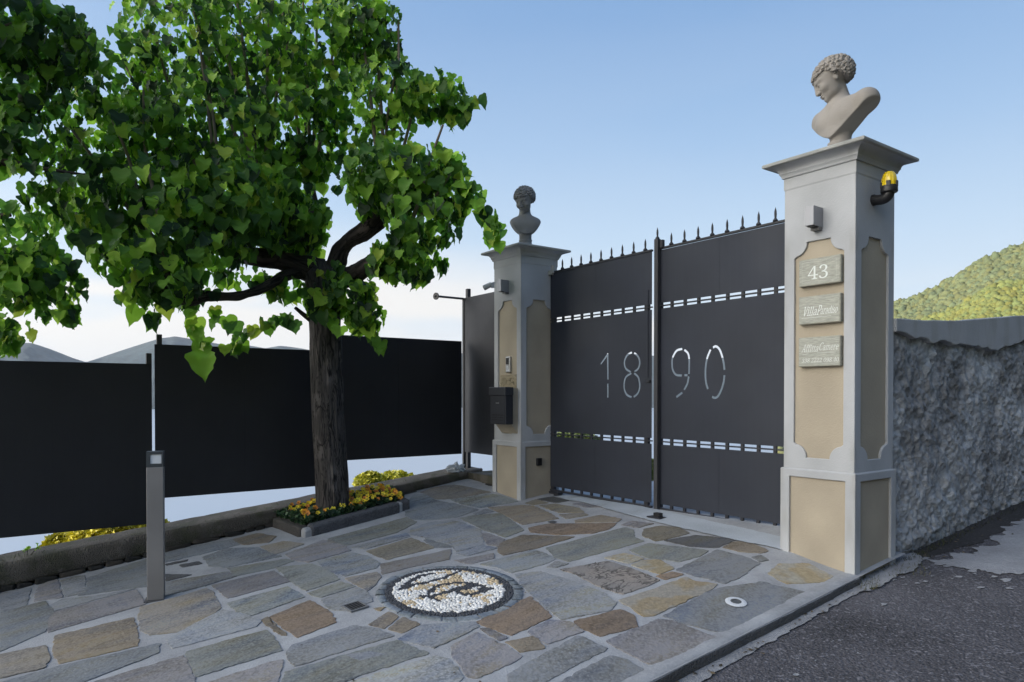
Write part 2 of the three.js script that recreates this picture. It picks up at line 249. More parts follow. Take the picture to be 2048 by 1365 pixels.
// wooded hills on the right, lit by the low sun
const blobs = [];
{ // leafy crown of the far woods: a lumpy ball of few faces
  const r = rng(77);
  for (let k = 0; k < 3; k++) { const g = new THREE.IcosahedronGeometry(1, 1); const p = g.attributes.position; for (let i = 0; i < p.count; i++) { const v = V3().fromBufferAttribute(p, i), n = 0.72 + 0.55 * vnoise3(v.x * 2.2 + k * 9, v.y * 2.2, v.z * 2.2, 7); p.setXYZ(i, v.x * n, v.y * n * 0.95, v.z * n); } g.deleteAttribute('normal'); g.deleteAttribute('uv'); const s = mergeVertices(g, 1e-4); s.computeVertexNormals(); blobs.push(s); }
}
function hill(label, px0, px1, crest, dist, depthM, baseY, color, count, size, seed) {
  const r = rng(seed), d0 = (u) => lerp(px0, px1, u);
  const pos = (u, v) => {
    const px = d0(u), top = far(px, elev(px, crest(px)), dist), d = dirAt(px), t = clamp(v / 0.8), back = v > 0.8 ? (v - 0.8) / 0.2 : 0;
    const gully = (fbm(u * 9, t * 2.5, 3, 0, seed) - 0.5) * (top.y - baseY) * 0.30 * Math.sin(Math.PI * clamp(t, 0, 1));
    const y = lerp(baseY, top.y, Math.pow(t, 1.1)) + gully, R = (t - 1) * depthM + back * depthM * 0.7;
    return V3(top.x + d.x * R, back ? lerp(y, baseY, back) : y, top.z + d.z * R);
  };
  const m = std(rgb(...color.map((x) => x * 0.6)), 1);
  const o = struct(heightSheet('hills', 80, 50, pos, m));
  const wood = new THREE.InstancedMesh(blobs[0], std(0xffffff, 1), count), mat = new THREE.Matrix4(), q = new THREE.Quaternion(), c = new THREE.Color();
  wood.name = numbered('forest');
  for (let i = 0; i < count; i++) {
    const u = r(), v = 0.02 + r() * 0.84, p = pos(u, v), s = size * (0.55 + 0.9 * r() * r() + 0.2 * r());
    q.setFromEuler(new THREE.Euler(r() * 0.4, r() * 6.3, r() * 0.4)); mat.compose(p.add(V3(0, s * 0.35, 0)), q, V3(s, s * (0.8 + 0.5 * r()), s)); wood.setMatrixAt(i, mat);
    const k = 0.8 + 0.4 * r(), y = r(); c.setRGB(color[0] * k * (0.9 + y * 0.22), color[1] * k, color[2] * k * (1.1 - y * 0.3)); wood.setColorAt(i, c);
  }
  tag(stuff(wood), label, 'forest');
  scene.add(wood);
  return o;
}
hill('broad sunlit wood covering the far hillside that climbs to the right', 1560, 3200, (px) => { const t = (px - 1790) / 258; return t < 0 ? 611 - t * 170 : 611 - 131 * t + 8 * Math.sin(t * 6) + 18 * t * t * (t > 1 ? 0.6 : 1); }, 900, 420, -40, [0.118, 0.14, 0.07], 70000, 3.1, 201);
hill('brighter yellow green wood on the nearer hill spur just above the right wall', 1700, 3200, (px) => { const t = (px - 1850) / 198; return t < 0 ? 643 - t * 190 : 643 - 92 * t + 7 * Math.sin(t * 7) + 10 * t * t; }, 420, 160, -30, [0.15, 0.17, 0.058], 60000, 1.55, 202);

// ---------------------------------------------------------------- forecourt: mortar bed, flagstones, kerb, road
const pavement = heightSheet('pavement', 120, 150, (u, v) => { const X = lerp(-5.1, 0.045, u), Z = lerp(-0.62, 8, v); return V3(X, ground(X, Z) + 0.002 * (fbm(X * 9, Z * 9, 3, 0, 301) - 0.5) - 0.003, Z); }, M.mortar);
struct(pavement);
pavement.geometry.attributes.uv.needsUpdate = true;
const srnd = rng(4242);
let stoneCount = 0;
const stoneArea = [];
function flag(kind, pts, angle = null) {                                      // a flagstone with a ragged, slightly rounded edge, bedded in the mortar
  const q = pts.map(([x, y]) => { const g = onGround(x, y); return new THREE.Vector2(g.x, g.z); });
  let area = 0, cx = 0, cy = 0; q.forEach((a, i) => { const b = q[(i + 1) % q.length]; area += a.x * b.y - b.x * a.y; cx += a.x / q.length; cy += a.y / q.length; });
  if (area < 0) q.reverse();
  for (const a of q) { const d = Math.hypot(a.x - cx, a.y - cy) || 1, k = 1 + Math.min(0.16, 0.016 / d); a.set(cx + (a.x - cx) * k, cy + (a.y - cy) * k); }
  const edge = [], seed = stoneCount * 13;
  q.forEach((a, i) => {
    const b = q[(i + 1) % q.length], p = q[(i + q.length - 1) % q.length], L = a.distanceTo(b), n = Math.max(2, Math.min(24, Math.round(L / 0.022))), nx = (b.y - a.y) / L, ny = -(b.x - a.x) / L;
    const c0 = a.clone().lerp(p, Math.min(0.08, 0.006 / a.distanceTo(p))).lerp(a.clone().lerp(b, Math.min(0.08, 0.006 / L)), 0.5);
    edge.push(c0);
    for (let k = 1; k < n; k++) { const t = k / n, j = (fbm((seed + i * 7 + t * L * 26), seed * 0.37, 4, 0, 311) - 0.5) * 0.03 * Math.min(1, L / 0.2); edge.push(new THREE.Vector2(lerp(a.x, b.x, t) + nx * j, lerp(a.y, b.y, t) + ny * j)); }
  });
  const N = edge.length, lift = 0.002 + srnd() * 0.0025, tiltX = (srnd() - 0.5) * 0.005, tiltZ = (srnd() - 0.5) * 0.005, p = [], uv = [], idx = [], ang = angle ?? (srnd() - 0.5) * 0.5 + 1.5, ca = Math.cos(ang), sa = Math.sin(ang), ou = srnd() * 5, ov = srnd() * 5;
  const put = (x, z, dy) => { p.push(x, ground(x, z) + dy + (dy > 0 ? tiltX * (x - cx) + tiltZ * (z - cy) : 0), z); uv.push(ou + x * ca + z * sa, ov - x * sa + z * ca); };
  for (const e of edge) put(e.x, e.y, -0.02);
  for (const e of edge) put(e.x, e.y, lift - 0.0012);
  for (const k of [0, 0.03, 0.35, 0.7]) for (const e of edge) put(lerp(e.x, cx, k), lerp(e.y, cy, k), k ? lift : lift - 0.001);
  put(cx, cy, lift);
  for (let k = 0; k < N; k++) { const m = (k + 1) % N; for (const b of [0, 2 * N, 3 * N, 4 * N]) idx.push(b + k, b + N + k, b + m, b + m, b + N + k, b + N + m); idx.push(5 * N + k, 6 * N, 5 * N + m); }
  let g = new THREE.BufferGeometry(); g.setAttribute('position', new THREE.Float32BufferAttribute(p, 3)); g.setAttribute('uv', new THREE.Float32BufferAttribute(uv, 2)); g.setIndex(idx); g.computeVertexNormals();
  raw('paving_stone', g, stoneMat(kind, stoneCount++ % 3), pavement);
}
const zoomer = (x0, y0, s) => (kind, ...n) => { const pts = []; for (let i = 0; i < n.length; i += 2) pts.push([x0 + n[i] / s, y0 + n[i + 1] / s]); flag(kind, pts); };
{
  const F6 = zoomer(780, 960, 4.876), D4 = zoomer(900, 980, 3.545), E5 = zoomer(1180, 1000, 3.657), C3 = zoomer(640, 1000, 3.74), B2 = zoomer(300, 1040, 4.2), A1 = zoomer(0, 1060, 4.476), P0 = zoomer(0, 0, 1);
  // by the left pillar and in front of the gate
  F6('b', 150, 245, 235, 150, 330, 140, 440, 205, 600, 232, 860, 290, 640, 365, 400, 392, 250, 390, 165, 350);
  F6('w', 300, 122, 450, 72, 620, 52, 760, 76, 980, 122, 600, 185, 440, 188, 380, 150);
  F6('n', 600, 197, 960, 140, 1060, 152, 1240, 212, 880, 272, 700, 235);
  F6('o', 1330, 228, 1420, 194, 1540, 226, 1400, 246);
  F6('d', 1440, 190, 1590, 166, 1740, 204, 1620, 224);  // dark metal plate at the hinge, laid as a flagstone
  F6('t', 960, 272, 1290, 252, 1400, 262, 1560, 330, 1640, 380, 1290, 437, 1180, 372, 1110, 332, 1050, 310);
  F6('g', 820, 332, 930, 287, 1000, 310, 850, 346);
  F6('n', 690, 377, 830, 347, 1080, 330, 1180, 402, 1300, 490, 1120, 560, 900, 482, 830, 440);
  F6('g', 205, 480, 380, 422, 600, 402, 700, 422, 870, 490, 910, 640, 640, 700, 590, 638, 350, 566, 220, 540);
  F6('u', 892, 530, 935, 522, 1108, 582, 1060, 650, 950, 633);
  F6('t', 1080, 622, 1290, 542, 1790, 560, 1420, 668, 1110, 733, 1060, 690);
  F6('o', 1460, 252, 1620, 237, 1830, 277, 1890, 318, 1650, 323);
  F6('w', 1660, 342, 1880, 328, 1925, 346, 1720, 380);
  F6('b', 330, 592, 400, 567, 600, 622, 585, 660, 430, 660);
  F6('g', 655, 718, 900, 648, 1040, 667, 760, 742);
  F6('u', 640, 788, 1000, 722, 1000, 770, 780, 818);
  F6('d', 1540, 412, 1590, 402, 1625, 412, 1580, 428);
  D4('t', 893, 218, 1070, 182, 1208, 210, 1180, 228, 900, 233);
  D4('r', 562, 272, 700, 243, 1175, 238, 1120, 280, 1000, 310, 760, 318, 580, 300);
  D4('n', 690, 412, 1240, 268, 1300, 292, 1300, 340, 1370, 365, 1060, 448, 850, 508, 760, 478);
  D4('b', 222, 527, 600, 428, 680, 462, 738, 490, 690, 518, 440, 588, 330, 548);
  D4('g', 692, 550, 750, 511, 836, 525, 760, 550);
  D4('v', 790, 570, 1120, 512, 1250, 552, 1478, 640, 1400, 678, 1220, 738, 1050, 678, 900, 600);
  D4('g', 462, 602, 640, 582, 860, 652, 1080, 732, 1168, 802, 1130, 850, 790, 918, 690, 838, 545, 700);
  D4('r', 192, 940, 565, 763, 640, 832, 710, 900, 440, 1028, 350, 998);
  D4('r', 892, 932, 1200, 855, 1290, 892, 1322, 970, 1070, 1033, 950, 983);
  D4('u', 568, 1005, 700, 927, 840, 942, 938, 1005, 690, 1088, 602, 1040);
  D4('t', 402, 1082, 600, 1042, 662, 1120, 500, 1148);
  D4('u', 218, 990, 282, 987, 398, 1050, 340, 1068);
  D4('u', 18, 1112, 190, 1014, 496, 1180, 420, 1228, 190, 1328, 130, 1318, 25, 1170);
  D4('g', 420, 1308, 640, 1192, 900, 1042, 1108, 1130, 760, 1308, 600, 1398, 435, 1398);
  D4('g', 722, 1400, 1130, 1188, 1250, 1212, 1396, 1300, 1250, 1388, 1000, 1440);
  D4('u', 1222, 250, 1290, 224, 1438, 240, 1330, 268);
  D4('u', 870, 102, 930, 97, 1090, 124, 960, 124);
  // towards the right pillar and the kerb
  E5('o', 392, 260, 402, 217, 520, 194, 640, 207, 718, 245, 560, 288, 480, 300);
  E5('d', 552, 300, 780, 262, 960, 281, 1056, 295, 920, 350, 760, 343);
  E5('t', 982, 350, 1060, 310, 1150, 312, 1296, 373, 1240, 388, 1100, 378);
  E5('n', 292, 370, 440, 322, 856, 374, 780, 418, 650, 452, 420, 422);
  E5('l', 113, 425, 250, 394, 385, 432, 280, 463);
  E5('l', 313, 480, 400, 447, 500, 444, 606, 500, 510, 543);
  E5('g', 643, 515, 930, 368, 1236, 465, 1080, 568, 980, 608, 780, 558);
  E5('r', 492, 560, 600, 530, 676, 548, 560, 583);
  E5('y', 223, 735, 330, 702, 560, 622, 700, 568, 760, 602, 925, 620, 880, 658, 560, 798, 470, 843, 400, 848, 280, 768);
  E5('g', 543, 850, 870, 682, 960, 652, 1250, 604, 1590, 680, 1480, 738, 1280, 828, 980, 970, 760, 918);
  E5('l', 1313, 540, 1400, 473, 1600, 473, 1766, 560, 1700, 598, 1450, 612);
  E5('u', 133, 1035, 500, 884, 600, 893, 955, 1020, 760, 1118, 510, 1222, 380, 1168);
  E5('g', 1187, 420, 1250, 407, 1306, 440, 1240, 453);
  // round the medallion and towards the bottom edge
  P0('b', 637, 1124, 700, 1106, 735, 1114, 757, 1126, 750, 1137, 690, 1153, 655, 1140);
  C3('o', 353, 385, 680, 288, 846, 360, 500, 448);
  C3('u', 463, 480, 760, 424, 970, 373, 958, 448, 700, 498, 475, 556);
  C3('w', 193, 590, 420, 544, 448, 580, 408, 638, 350, 683, 292, 640);
  P0('n', 617, 1187, 678, 1164, 708, 1174, 642, 1195);
  C3('p', 14, 748, 275, 662, 335, 685, 388, 758, 200, 828, 82, 818);
  C3('t', 374, 930, 510, 843, 576, 880, 480, 962);
  C3('t', 518, 965, 620, 883, 736, 935, 610, 993);
  C3('y', 402, 815, 488, 805, 450, 834);
  C3('g', 594, 1040, 780, 938, 1148, 918, 1172, 955, 860, 1106);
  P0('g', 576, 1306, 587, 1291, 704, 1253, 746, 1258, 785, 1273, 752, 1282, 592, 1332);
  P0('n', 573, 1345, 790, 1283, 854, 1309, 720, 1349, 640, 1384, 560, 1398);
  C3('p', 205, 1370, 860, 1173, 956, 1200, 1056, 1328, 1000, 1380, 800, 1480, 205, 1480);
  C3('w', 0, 315, 90, 304, 186, 370, 0, 428);
  C3('n', 62, 292, 640, 134, 716, 170, 560, 248, 205, 340);
  C3('g', 245, 355, 636, 249, 664, 280, 345, 368);
  // left half, along the old wall and below it
  B2('b', 134, 272, 400, 218, 700, 164, 738, 210, 430, 287, 134, 356);
  B2('t', 704, 165, 900, 118, 1050, 142, 996, 188, 800, 208, 750, 198);
  B2('w', 933, 227, 1120, 183, 1284, 205, 1060, 288, 1000, 268);
  B2('b', 453, 312, 640, 243, 900, 237, 996, 280, 1096, 308, 640, 398, 500, 388);
  B2('n', 654, 407, 1130, 333, 1196, 350, 1040, 403, 740, 468);
  B2('u', 1143, 292, 1450, 174, 1616, 220, 1676, 260, 1330, 357, 1222, 338);
  B2('n', 1064, 402, 1360, 374, 1480, 432, 1586, 500, 1310, 597, 1180, 508);
  B2('u', 524, 552, 1030, 434, 1164, 520, 660, 657);
  B2('n', 654, 702, 1150, 564, 1284, 650, 870, 797, 790, 807);
  B2('r', 1014, 817, 1340, 679, 1498, 780, 1556, 860, 1240, 986);
  B2('t', 934, 850, 990, 819, 1146, 968, 1090, 967);
  P0('w', 281, 1214, 300, 1211, 412, 1178, 424, 1186, 439, 1216, 404, 1246, 360, 1262, 300, 1270, 286, 1261, 280, 1235);
  B2('p', 154, 1000, 600, 764, 776, 800, 914, 850, 880, 898, 204, 1077);
  B2('n', 314, 1110, 960, 934, 1020, 982, 1096, 1100, 760, 1198, 400, 1316, 374, 1240);
  B2('u', 454, 1380, 1000, 1204, 1108, 1182, 1058, 1365, 1000, 1450, 404, 1450);
  P0('u', 190, 1365, 365, 1313, 379, 1345, 389, 1385, 180, 1400);
  B2('d', 134, 372, 308, 337, 300, 350, 150, 383); B2('d', 254, 380, 400, 354, 428, 370, 280, 398); B2('d', 134, 462, 338, 465, 142, 513);
  B2('g', 134, 525, 480, 470, 640, 440, 720, 475, 500, 540, 134, 640);
  A1('u', 343, 512, 500, 433, 520, 480, 556, 608, 303, 638);
  A1('g', 0, 562, 270, 522, 236, 680, 0, 728);
  A1('b', 783, 432, 1310, 263, 1310, 508, 700, 588, 793, 520);
  A1('g', 533, 432, 757, 413, 766, 560, 574, 602);
  A1('u', 436, 762, 484, 742, 1216, 543, 1284, 670, 436, 916);
  A1('b', 0, 745, 396, 645, 464, 740, 416, 800, 406, 908, 0, 1088);
  A1('t', 494, 952, 1176, 794, 1216, 930, 1226, 1040, 534, 1196, 494, 1090);
  A1('w', 0, 1120, 396, 1044, 426, 1150, 386, 1238, 0, 1326);
  A1('b', 0, 1374, 500, 1234, 1414, 1024, 1396, 1110, 740, 1361, 204, 1446, 0, 1500);
  A1('g', 564, 622, 860, 593, 1196, 533, 484, 728, 446, 680);
  C3('g', 300, 1205, 480, 1160, 360, 1140, 200, 1165);
}

// ---------------------------------------------------------------- kerb, road, gutter, patches
function flip(g) { const p = g.attributes.position, n = g.attributes.normal; for (let i = 0; i < p.count; i += 3) for (let k = 0; k < 3; k++) { const t = p.array[i * 3 + k]; p.array[i * 3 + k] = p.array[i * 3 + 6 + k]; p.array[i * 3 + 6 + k] = t; } g.computeVertexNormals(); return g; }
function onRoad(px, py) { const r = ray(px, py); let lo = 0.5, hi = 60; for (let i = 0; i < 40; i++) { const m = (lo + hi) / 2, p = EYE.clone().addScaledVector(r, m); if (p.y > road(p.z)) lo = m; else hi = m; } return EYE.clone().addScaledVector(r, lo); }
struct(heightSheet('road', 60, 260, (u, v) => { const X = lerp(0.02, 7, u * u), Z = lerp(-60, 24, v); return V3(X, road(Z) + 0.012 * (fbm(X * 1.5, Z * 1.5, 3, 0, 321) - 0.5), Z); }, M.asphalt));
{ // kerb: pale worn cement top rolling over a dark stone face
  const n = 200, p = [], uv = [], idx = [], rows = 7;
  for (let i = 0; i <= n; i++) {
    const Z = lerp(0.01, 8, i / n), w = 0.012 * (fbm(Z * 5, 2, 4, 0, 331) - 0.5), y = ground(0.0, Z);
    const prof = [[-0.07, y + 0.004], [-0.01, y + 0.008], [0.028, y + 0.003], [0.045 + w, y - 0.012], [0.052 + w, y - 0.03], [0.05 + w, y - 0.06], [0.05, y - 0.16]];
    prof.forEach(([x, yy], k) => { p.push(x, yy + 0.006 * (fbm(Z * 14, k * 3, 3, 0, 332) - 0.5), Z); uv.push(x * 1 + yy * -1, Z); });
  }
  for (let i = 0; i < n; i++) for (let k = 0; k < rows - 1; k++) { const a = i * rows + k; idx.push([a, a + rows, a + 1, a + 1, a + rows, a + rows + 1], k); }
  const build = (ks) => { const g = new THREE.BufferGeometry(); g.setAttribute('position', new THREE.Float32BufferAttribute(p, 3)); g.setAttribute('uv', new THREE.Float32BufferAttribute(uv, 2)); const id = []; for (let q = 0; q < idx.length; q += 2) if (ks.includes(idx[q + 1])) id.push(...idx[q]); g.setIndex(id); g.computeVertexNormals(); return g; };
  const k = new THREE.Group(); k.name = 'kerb'; scene.add(k); struct(k);
  raw('kerb_top', build([0, 1, 2]), M.mortar, k); raw('kerb_face', build([3, 4, 5]), M.kerb, k);
}
function sheet(name, pts, m, lift, height, seed, rag = 0.03, parent = scene) {   // thin ragged patch lying on a slope
  const e = [], n = pts.length;
  pts.forEach((a, i) => { const b = pts[(i + 1) % n], L = Math.hypot(b.x - a.x, b.z - a.z), c = Math.max(2, Math.round(L / 0.02)); for (let k = 0; k < c; k++) { const t = k / c, nx = (b.z - a.z) / L, nz = -(b.x - a.x) / L, j = (fbm(seed + i * 5 + t * L * 14, seed, 4, 0, 341) - 0.5) * 2 * rag; e.push(new THREE.Vector2(lerp(a.x, b.x, t) + nx * j, lerp(a.z, b.z, t) + nz * j)); } });
  const p = [], uv = [], idx = []; for (const q of e) { p.push(q.x, height(q.x, q.y) + lift, q.y); uv.push(q.x, q.y); }
  for (const f of THREE.ShapeUtils.triangulateShape(e, [])) idx.push(f[0], f[2], f[1]);
  const g = new THREE.BufferGeometry(); g.setAttribute('position', new THREE.Float32BufferAttribute(p, 3)); g.setAttribute('uv', new THREE.Float32BufferAttribute(uv, 2)); g.setIndex(idx); g.computeVertexNormals();
  return raw(name, g, m, parent);
}
const roadY = (x, z) => road(z);
{
  const pts = []; for (let k = 0; k <= 30; k++) { const Z = lerp(-0.02, 7, k / 30); pts.push(V3(0.045, 0, Z)); }
  for (let k = 30; k >= 0; k--) { const Z = lerp(-0.02, 7, k / 30); pts.push(V3(0.095 + 0.05 * (fbm(Z * 1.3, 1, 3, 0, 351) - 0.3) + 0.016 * Z, 0, Z)); }
  struct(sheet('gutter', pts, M.cement, 0.010, roadY, 17, 0.02));
  const patch = [[1872, 1126], [1935, 1108], [1985, 1090], [2005, 1066], [2030, 1050], [2090, 1030], [2190, 1100], [2090, 1150], [2048, 1151], [1990, 1150], [1935, 1141], [1900, 1136]].map((q) => onRoad(...q));
  const ps = struct(sheet('road_patch', patch, M.cement, 0.0095, roadY, 23, 0.09));
  const chips = rng(9); for (let k = 0; k < 40; k++) { const a = k < 34 ? [1760 + chips() * 260, 1112 + chips() * 70] : [1500 + chips() * 540, 1190 + chips() * 170], s = (k < 34 ? 1.5 : 1.5) + chips() * chips() * (k < 34 ? 9 : 5), poly = []; for (let i = 0; i < 7; i++) { const t = i / 7 * 6.283, r = s * (0.6 + 0.7 * chips()); poly.push(onRoad(a[0] + Math.cos(t) * r * 1.6, a[1] + Math.sin(t) * r * 0.45)); } sheet('cement_spatter', poly, M.cement, 0.0085, roadY, k, 0.012, ps); }
  const dirt = std(rgb(0.05, 0.048, 0.05), 0.95, { map: M.asphalt.map });
  struct(sheet('damp_strip', [[1800, 1116], [1900, 1066], [2048, 1000], [2200, 930], [2230, 950], [2048, 1036], [1980, 1078], [1890, 1110], [1830, 1124]].map((q) => onRoad(...q)), dirt, 0.0065, roadY, 29, 0.05));
  const debris = [[1716, 1158], [1760, 1138], [1796, 1116], [1836, 1110], [1852, 1122], [1822, 1146], [1780, 1166], [1742, 1186], [1718, 1192]].map((q) => onRoad(...q));
  struct(sheet('rubble_patch', debris, M.cement, 0.016, roadY, 31, 0.04));
}
// rough rendered wall on the right with a smoother cement coping, both rising with the road
{
  const w = thing('roadside_wall', 'rough grey roughcast wall with smooth cement coping rising along the road', 'wall', [0, 0, -0.53]);
  const topPts = [[1790, 639], [1820, 641], [1852, 643], [1908, 643.5], [1960, 640], [2048, 632]].map((q) => onX(...q, 0.02)), lowPts = [[1790, 658], [1812, 663], [1830, 671], [1850, 674], [1863, 682], [1890, 683], [1914, 688], [1935, 687], [1953, 691], [1975, 697], [1986, 702], [2000, 699], [2014, 692], [2030, 688], [2048, 681]].map((q) => onX(...q, 0.02));
  const line = (pts, Z) => { let i = 0; while (i < pts.length - 2 && Z < pts[i + 1].z) i++; const a = pts[i], b = pts[i + 1]; return Z < pts[pts.length - 1].z ? pts[pts.length - 1].y + 0.075 * (pts[pts.length - 1].z - Z) : lerp(a.y, b.y, (Z - a.z) / (b.z - a.z)); };
  const top = (Z) => line(topPts, Z), low = (Z) => line(lowPts, Z);
  const nx = 420, ny = 150, L = 9;
  const g = heightSheet('roughcast', nx, ny, (u, v) => {
    const Z = -0.525 - L * Math.pow(u, 1.3), b = road(Z) - 0.05, y = lerp(b, low(Z) + 0.05, v);
    const d = (fbm(Z * 10, y * 10, 3, 0, 361) - 0.5) * 0.05 + (fbm(Z * 30, y * 30, 3, 0, 362) - 0.5) * 0.034 + (fbm(Z * 1.6, y * 1.6, 2, 0, 363) - 0.5) * 0.04;
    return V3(-0.026 + d - 0.01 * smooth(0.1, 0.02, v), y, Z + 0.53);
  }, M.roughcast, w);
  { const p = g.geometry.attributes.position, uv = g.geometry.attributes.uv; for (let i = 0; i < p.count; i++) uv.setXY(i, p.getZ(i), p.getY(i)); }
  const shape = new THREE.Shape(); const s = [];
  for (let k = 0; k <= 240; k++) { const Z = -0.525 - L * k / 240; s.push([-Z, top(Z) + 0.01 * (fbm(Z * 5, 1, 4, 0, 371) - 0.5)]); }
  for (let k = 240; k >= 0; k--) { const Z = -0.525 - L * k / 240; s.push([-Z, low(Z) + 0.05 * (fbm(Z * 9, 5, 4, 0, 372) - 0.5)]); }
  s.forEach(([a, b], i) => (i ? shape.lineTo(a, b) : shape.moveTo(a, b)));
  const e = new THREE.ExtrudeGeometry(shape, { depth: 0.4, bevelEnabled: true, bevelThickness: 0.006, bevelSize: 0.006, bevelSegments: 1 });
  e.applyMatrix4(new THREE.Matrix4().set(0, 0, -1, 0.014, 0, 1, 0, 0, -1, 0, 0, 0.53, 0, 0, 0, 1));
  flip(e); add('coping', e, M.coping, w);
  add('wall_back', box(-0.38, -0.1, -0.4, 1.6, -L, 0), M.coping, w);
}
{ // unseen slope and wall added behind the camera to cut light from there
  const bank = heightSheet('added_hillside', 60, 20, (u, v) => { const Z = lerp(-70, 40, u), X = 6.6 + (v < 0.1 ? 0 : (v - 0.1) * 26); return V3(X, road(clamp(Z, -60, 24)) + (v < 0.1 ? v * 38 : 3.8 + (v - 0.1) * 17 + 1.4 * fbm(X, Z, 3, 0, 381)), Z); }, M.slope);
  struct(bank);
}

// ---------------------------------------------------------------- gate pillars
const S = 0.52;
function squareLoft(half, prof) {                                             // mitred mouldings: profile of [overhang, height] carried round a square
  const p = [], n = prof.length, c = [[1, 1], [1, -1], [-1, -1], [-1, 1]];
  for (let k = 0; k < 4; k++) { const [ax, az] = c[k], [bx, bz] = c[(k + 1) % 4]; for (let i = 0; i < n - 1; i++) { const [o0, y0] = prof[i], [o1, y1] = prof[i + 1], P = (x, z, o, y) => [x * (half + o), y, z * (half + o)]; const A = P(ax, az, o0, y0), B = P(bx, bz, o0, y0), C = P(bx, bz, o1, y1), D = P(ax, az, o1, y1); p.push(...A, ...B, ...C, ...A, ...C, ...D); } }
  const g = new THREE.BufferGeometry(); g.setAttribute('position', new THREE.Float32BufferAttribute(p, 3)); g.computeVertexNormals(); return g;
}
function frameShape(hw, y0, y1, hole) {
  const s = new THREE.Shape(); s.moveTo(-hw, y0); s.lineTo(hw, y0); s.lineTo(hw, y1); s.lineTo(-hw, y1); s.closePath();
  const h = new THREE.Path(); hole.forEach(([x, y], i) => (i ? h.lineTo(x, y) : h.moveTo(x, y))); h.closePath(); s.holes.push(h); return s;
}
const fancy = (() => { // long panel with scooped corners
  const hw = 0.1815, hn = 0.0875, yt = 2.257, yb = 0.75, r = 0.092, out = [];
  const arc = (cx, cy, a0, a1) => { for (let k = 0; k <= 8; k++) { const a = lerp(a0, a1, k / 8); out.push([cx + r * Math.cos(a), cy + r * Math.sin(a)]); } };
  const P = Math.PI;
  out.push([hw, yt - 0.104]); arc(hw - 0.004, yt, -P / 2 - 0.12, -P + 0.1); out.push([hn, yt]); out.push([-hn, yt]); arc(-hw + 0.004, yt, -0.1, -P / 2 + 0.12); out.push([-hw, yt - 0.104]);
  out.push([-hw, yb + 0.104]); arc(-hw + 0.004, yb, P / 2 - 0.12, 0.1); out.push([-hn, yb]); out.push([hn, yb]); arc(hw - 0.004, yb, P - 0.1, P / 2 + 0.12); out.push([hw, yb + 0.104]);
  return out.reverse();
})();
function pillar(label, x, z) {
  const t = thing('gate_pillar', label, 'pillar', [x, 0, z], 0, 'pair of gate pillars'), T = 0.018, h = S / 2, ph = h + 0.0155;
  const plates = (half, y0, y1, hole, bev) => { const out = []; for (let k = 0; k < 4; k++) { const w = k % 2 ? half - T : half; const g = new THREE.ExtrudeGeometry(frameShape(w, y0, y1, hole), { depth: T - bev, bevelEnabled: true, bevelThickness: bev, bevelSize: bev, bevelOffset: -bev, bevelSegments: 1 }); g.translate(0, 0, half - T).rotateY(k * Math.PI / 2); out.push(g); } return out; };
  add('shaft', plates(h, 0.665, 2.66, fancy, 0.003), M.plaster, t);
  const base = [[0.205, 0.612], [-0.205, 0.612], [-0.205, -0.35], [0.205, -0.35]].reverse();
  add('plinth', [...plates(ph, -0.4, 0.664, base, 0.003), squareLoft(ph, [[-0.001, 0.662], [-0.006, 0.669], [-0.05, 0.674]])], M.plaster, t);
  for (let k = 0; k < 4; k++) { add('panel', box(-0.2, 0.2, 0.7, 2.3, h - T - 0.02, h - T + 0.0015).rotateY(k * Math.PI / 2), M.cream, t); add('base_panel', box(-0.22, 0.22, -0.38, 0.64, ph - T - 0.02, ph - T + 0.0015).rotateY(k * Math.PI / 2), M.cream, t); }
  add('frieze', squareLoft(h, [[0, 2.648], [0.004, 2.659], [0.004, 2.738], [-0.01, 2.742]]), M.plaster, t);
  const cove = []; for (let k = 0; k <= 8; k++) { const a = k / 8 * Math.PI / 2; cove.push([0.028 + 0.058 * (1 - Math.cos(a)), 2.766 + 0.048 * Math.sin(a)]); }
  add('cornice', squareLoft(h, [[-0.02, 2.737], [0.014, 2.737], [0.018, 2.752], [0.024, 2.762], ...cove, [0.09, 2.816]]), M.plaster, t);
  add('capstone', squareLoft(h, [[0.08, 2.8155], [0.106, 2.8165], [0.112, 2.821], [0.112, 2.836], [0.106, 2.843], [-h + 0.001, 2.862]]), M.capstone, t);
  return t;
}
pillar('right gate pillar in cream and grey plaster carrying three slate signs', -S / 2, -S / 2);
const LX = -3.809 - S / 2, LZ = -0.087 - S / 2;
pillar('left gate pillar in cream and grey plaster with black mailbox and intercom', LX, LZ);

// wall lamps, signs, beacon, intercom, mailbox, camera, photocell
function wallLamp(label, x, y, z) {
  const t = thing('wall_lamp', label, 'wall lamp', [x, y, z], 0, 'box wall lamps on the gate pillars');
  const s = new THREE.Shape(); s.moveTo(0, 0.065); s.lineTo(0.108, 0.065); s.lineTo(0.108, -0.06); s.lineTo(0.02, -0.067); s.lineTo(0, -0.067); s.closePath();
  add('housing', new THREE.ExtrudeGeometry(s, { depth: 0.062, bevelEnabled: true, bevelThickness: 0.002, bevelSize: 0.002, bevelSegments: 1 }).translate(0.004, 0, -0.031).rotateY(-Math.PI / 2), M.lamp, t);
  add('wall_bracket', box(-0.03, 0.03, -0.088, -0.064, 0.001, 0.05, 0.003), M.grey, t);
  add('light_opening', box(-0.022, 0.022, -0.0705, -0.064, 0.052, 0.1), M.black, t);
}
wallLamp('small grey box lamp on the right pillar above the house number sign', -0.261, 2.404, 0.0);
wallLamp('small grey box lamp on the left pillar beside the white camera', LX + 0.005, 2.418, LZ + S / 2);
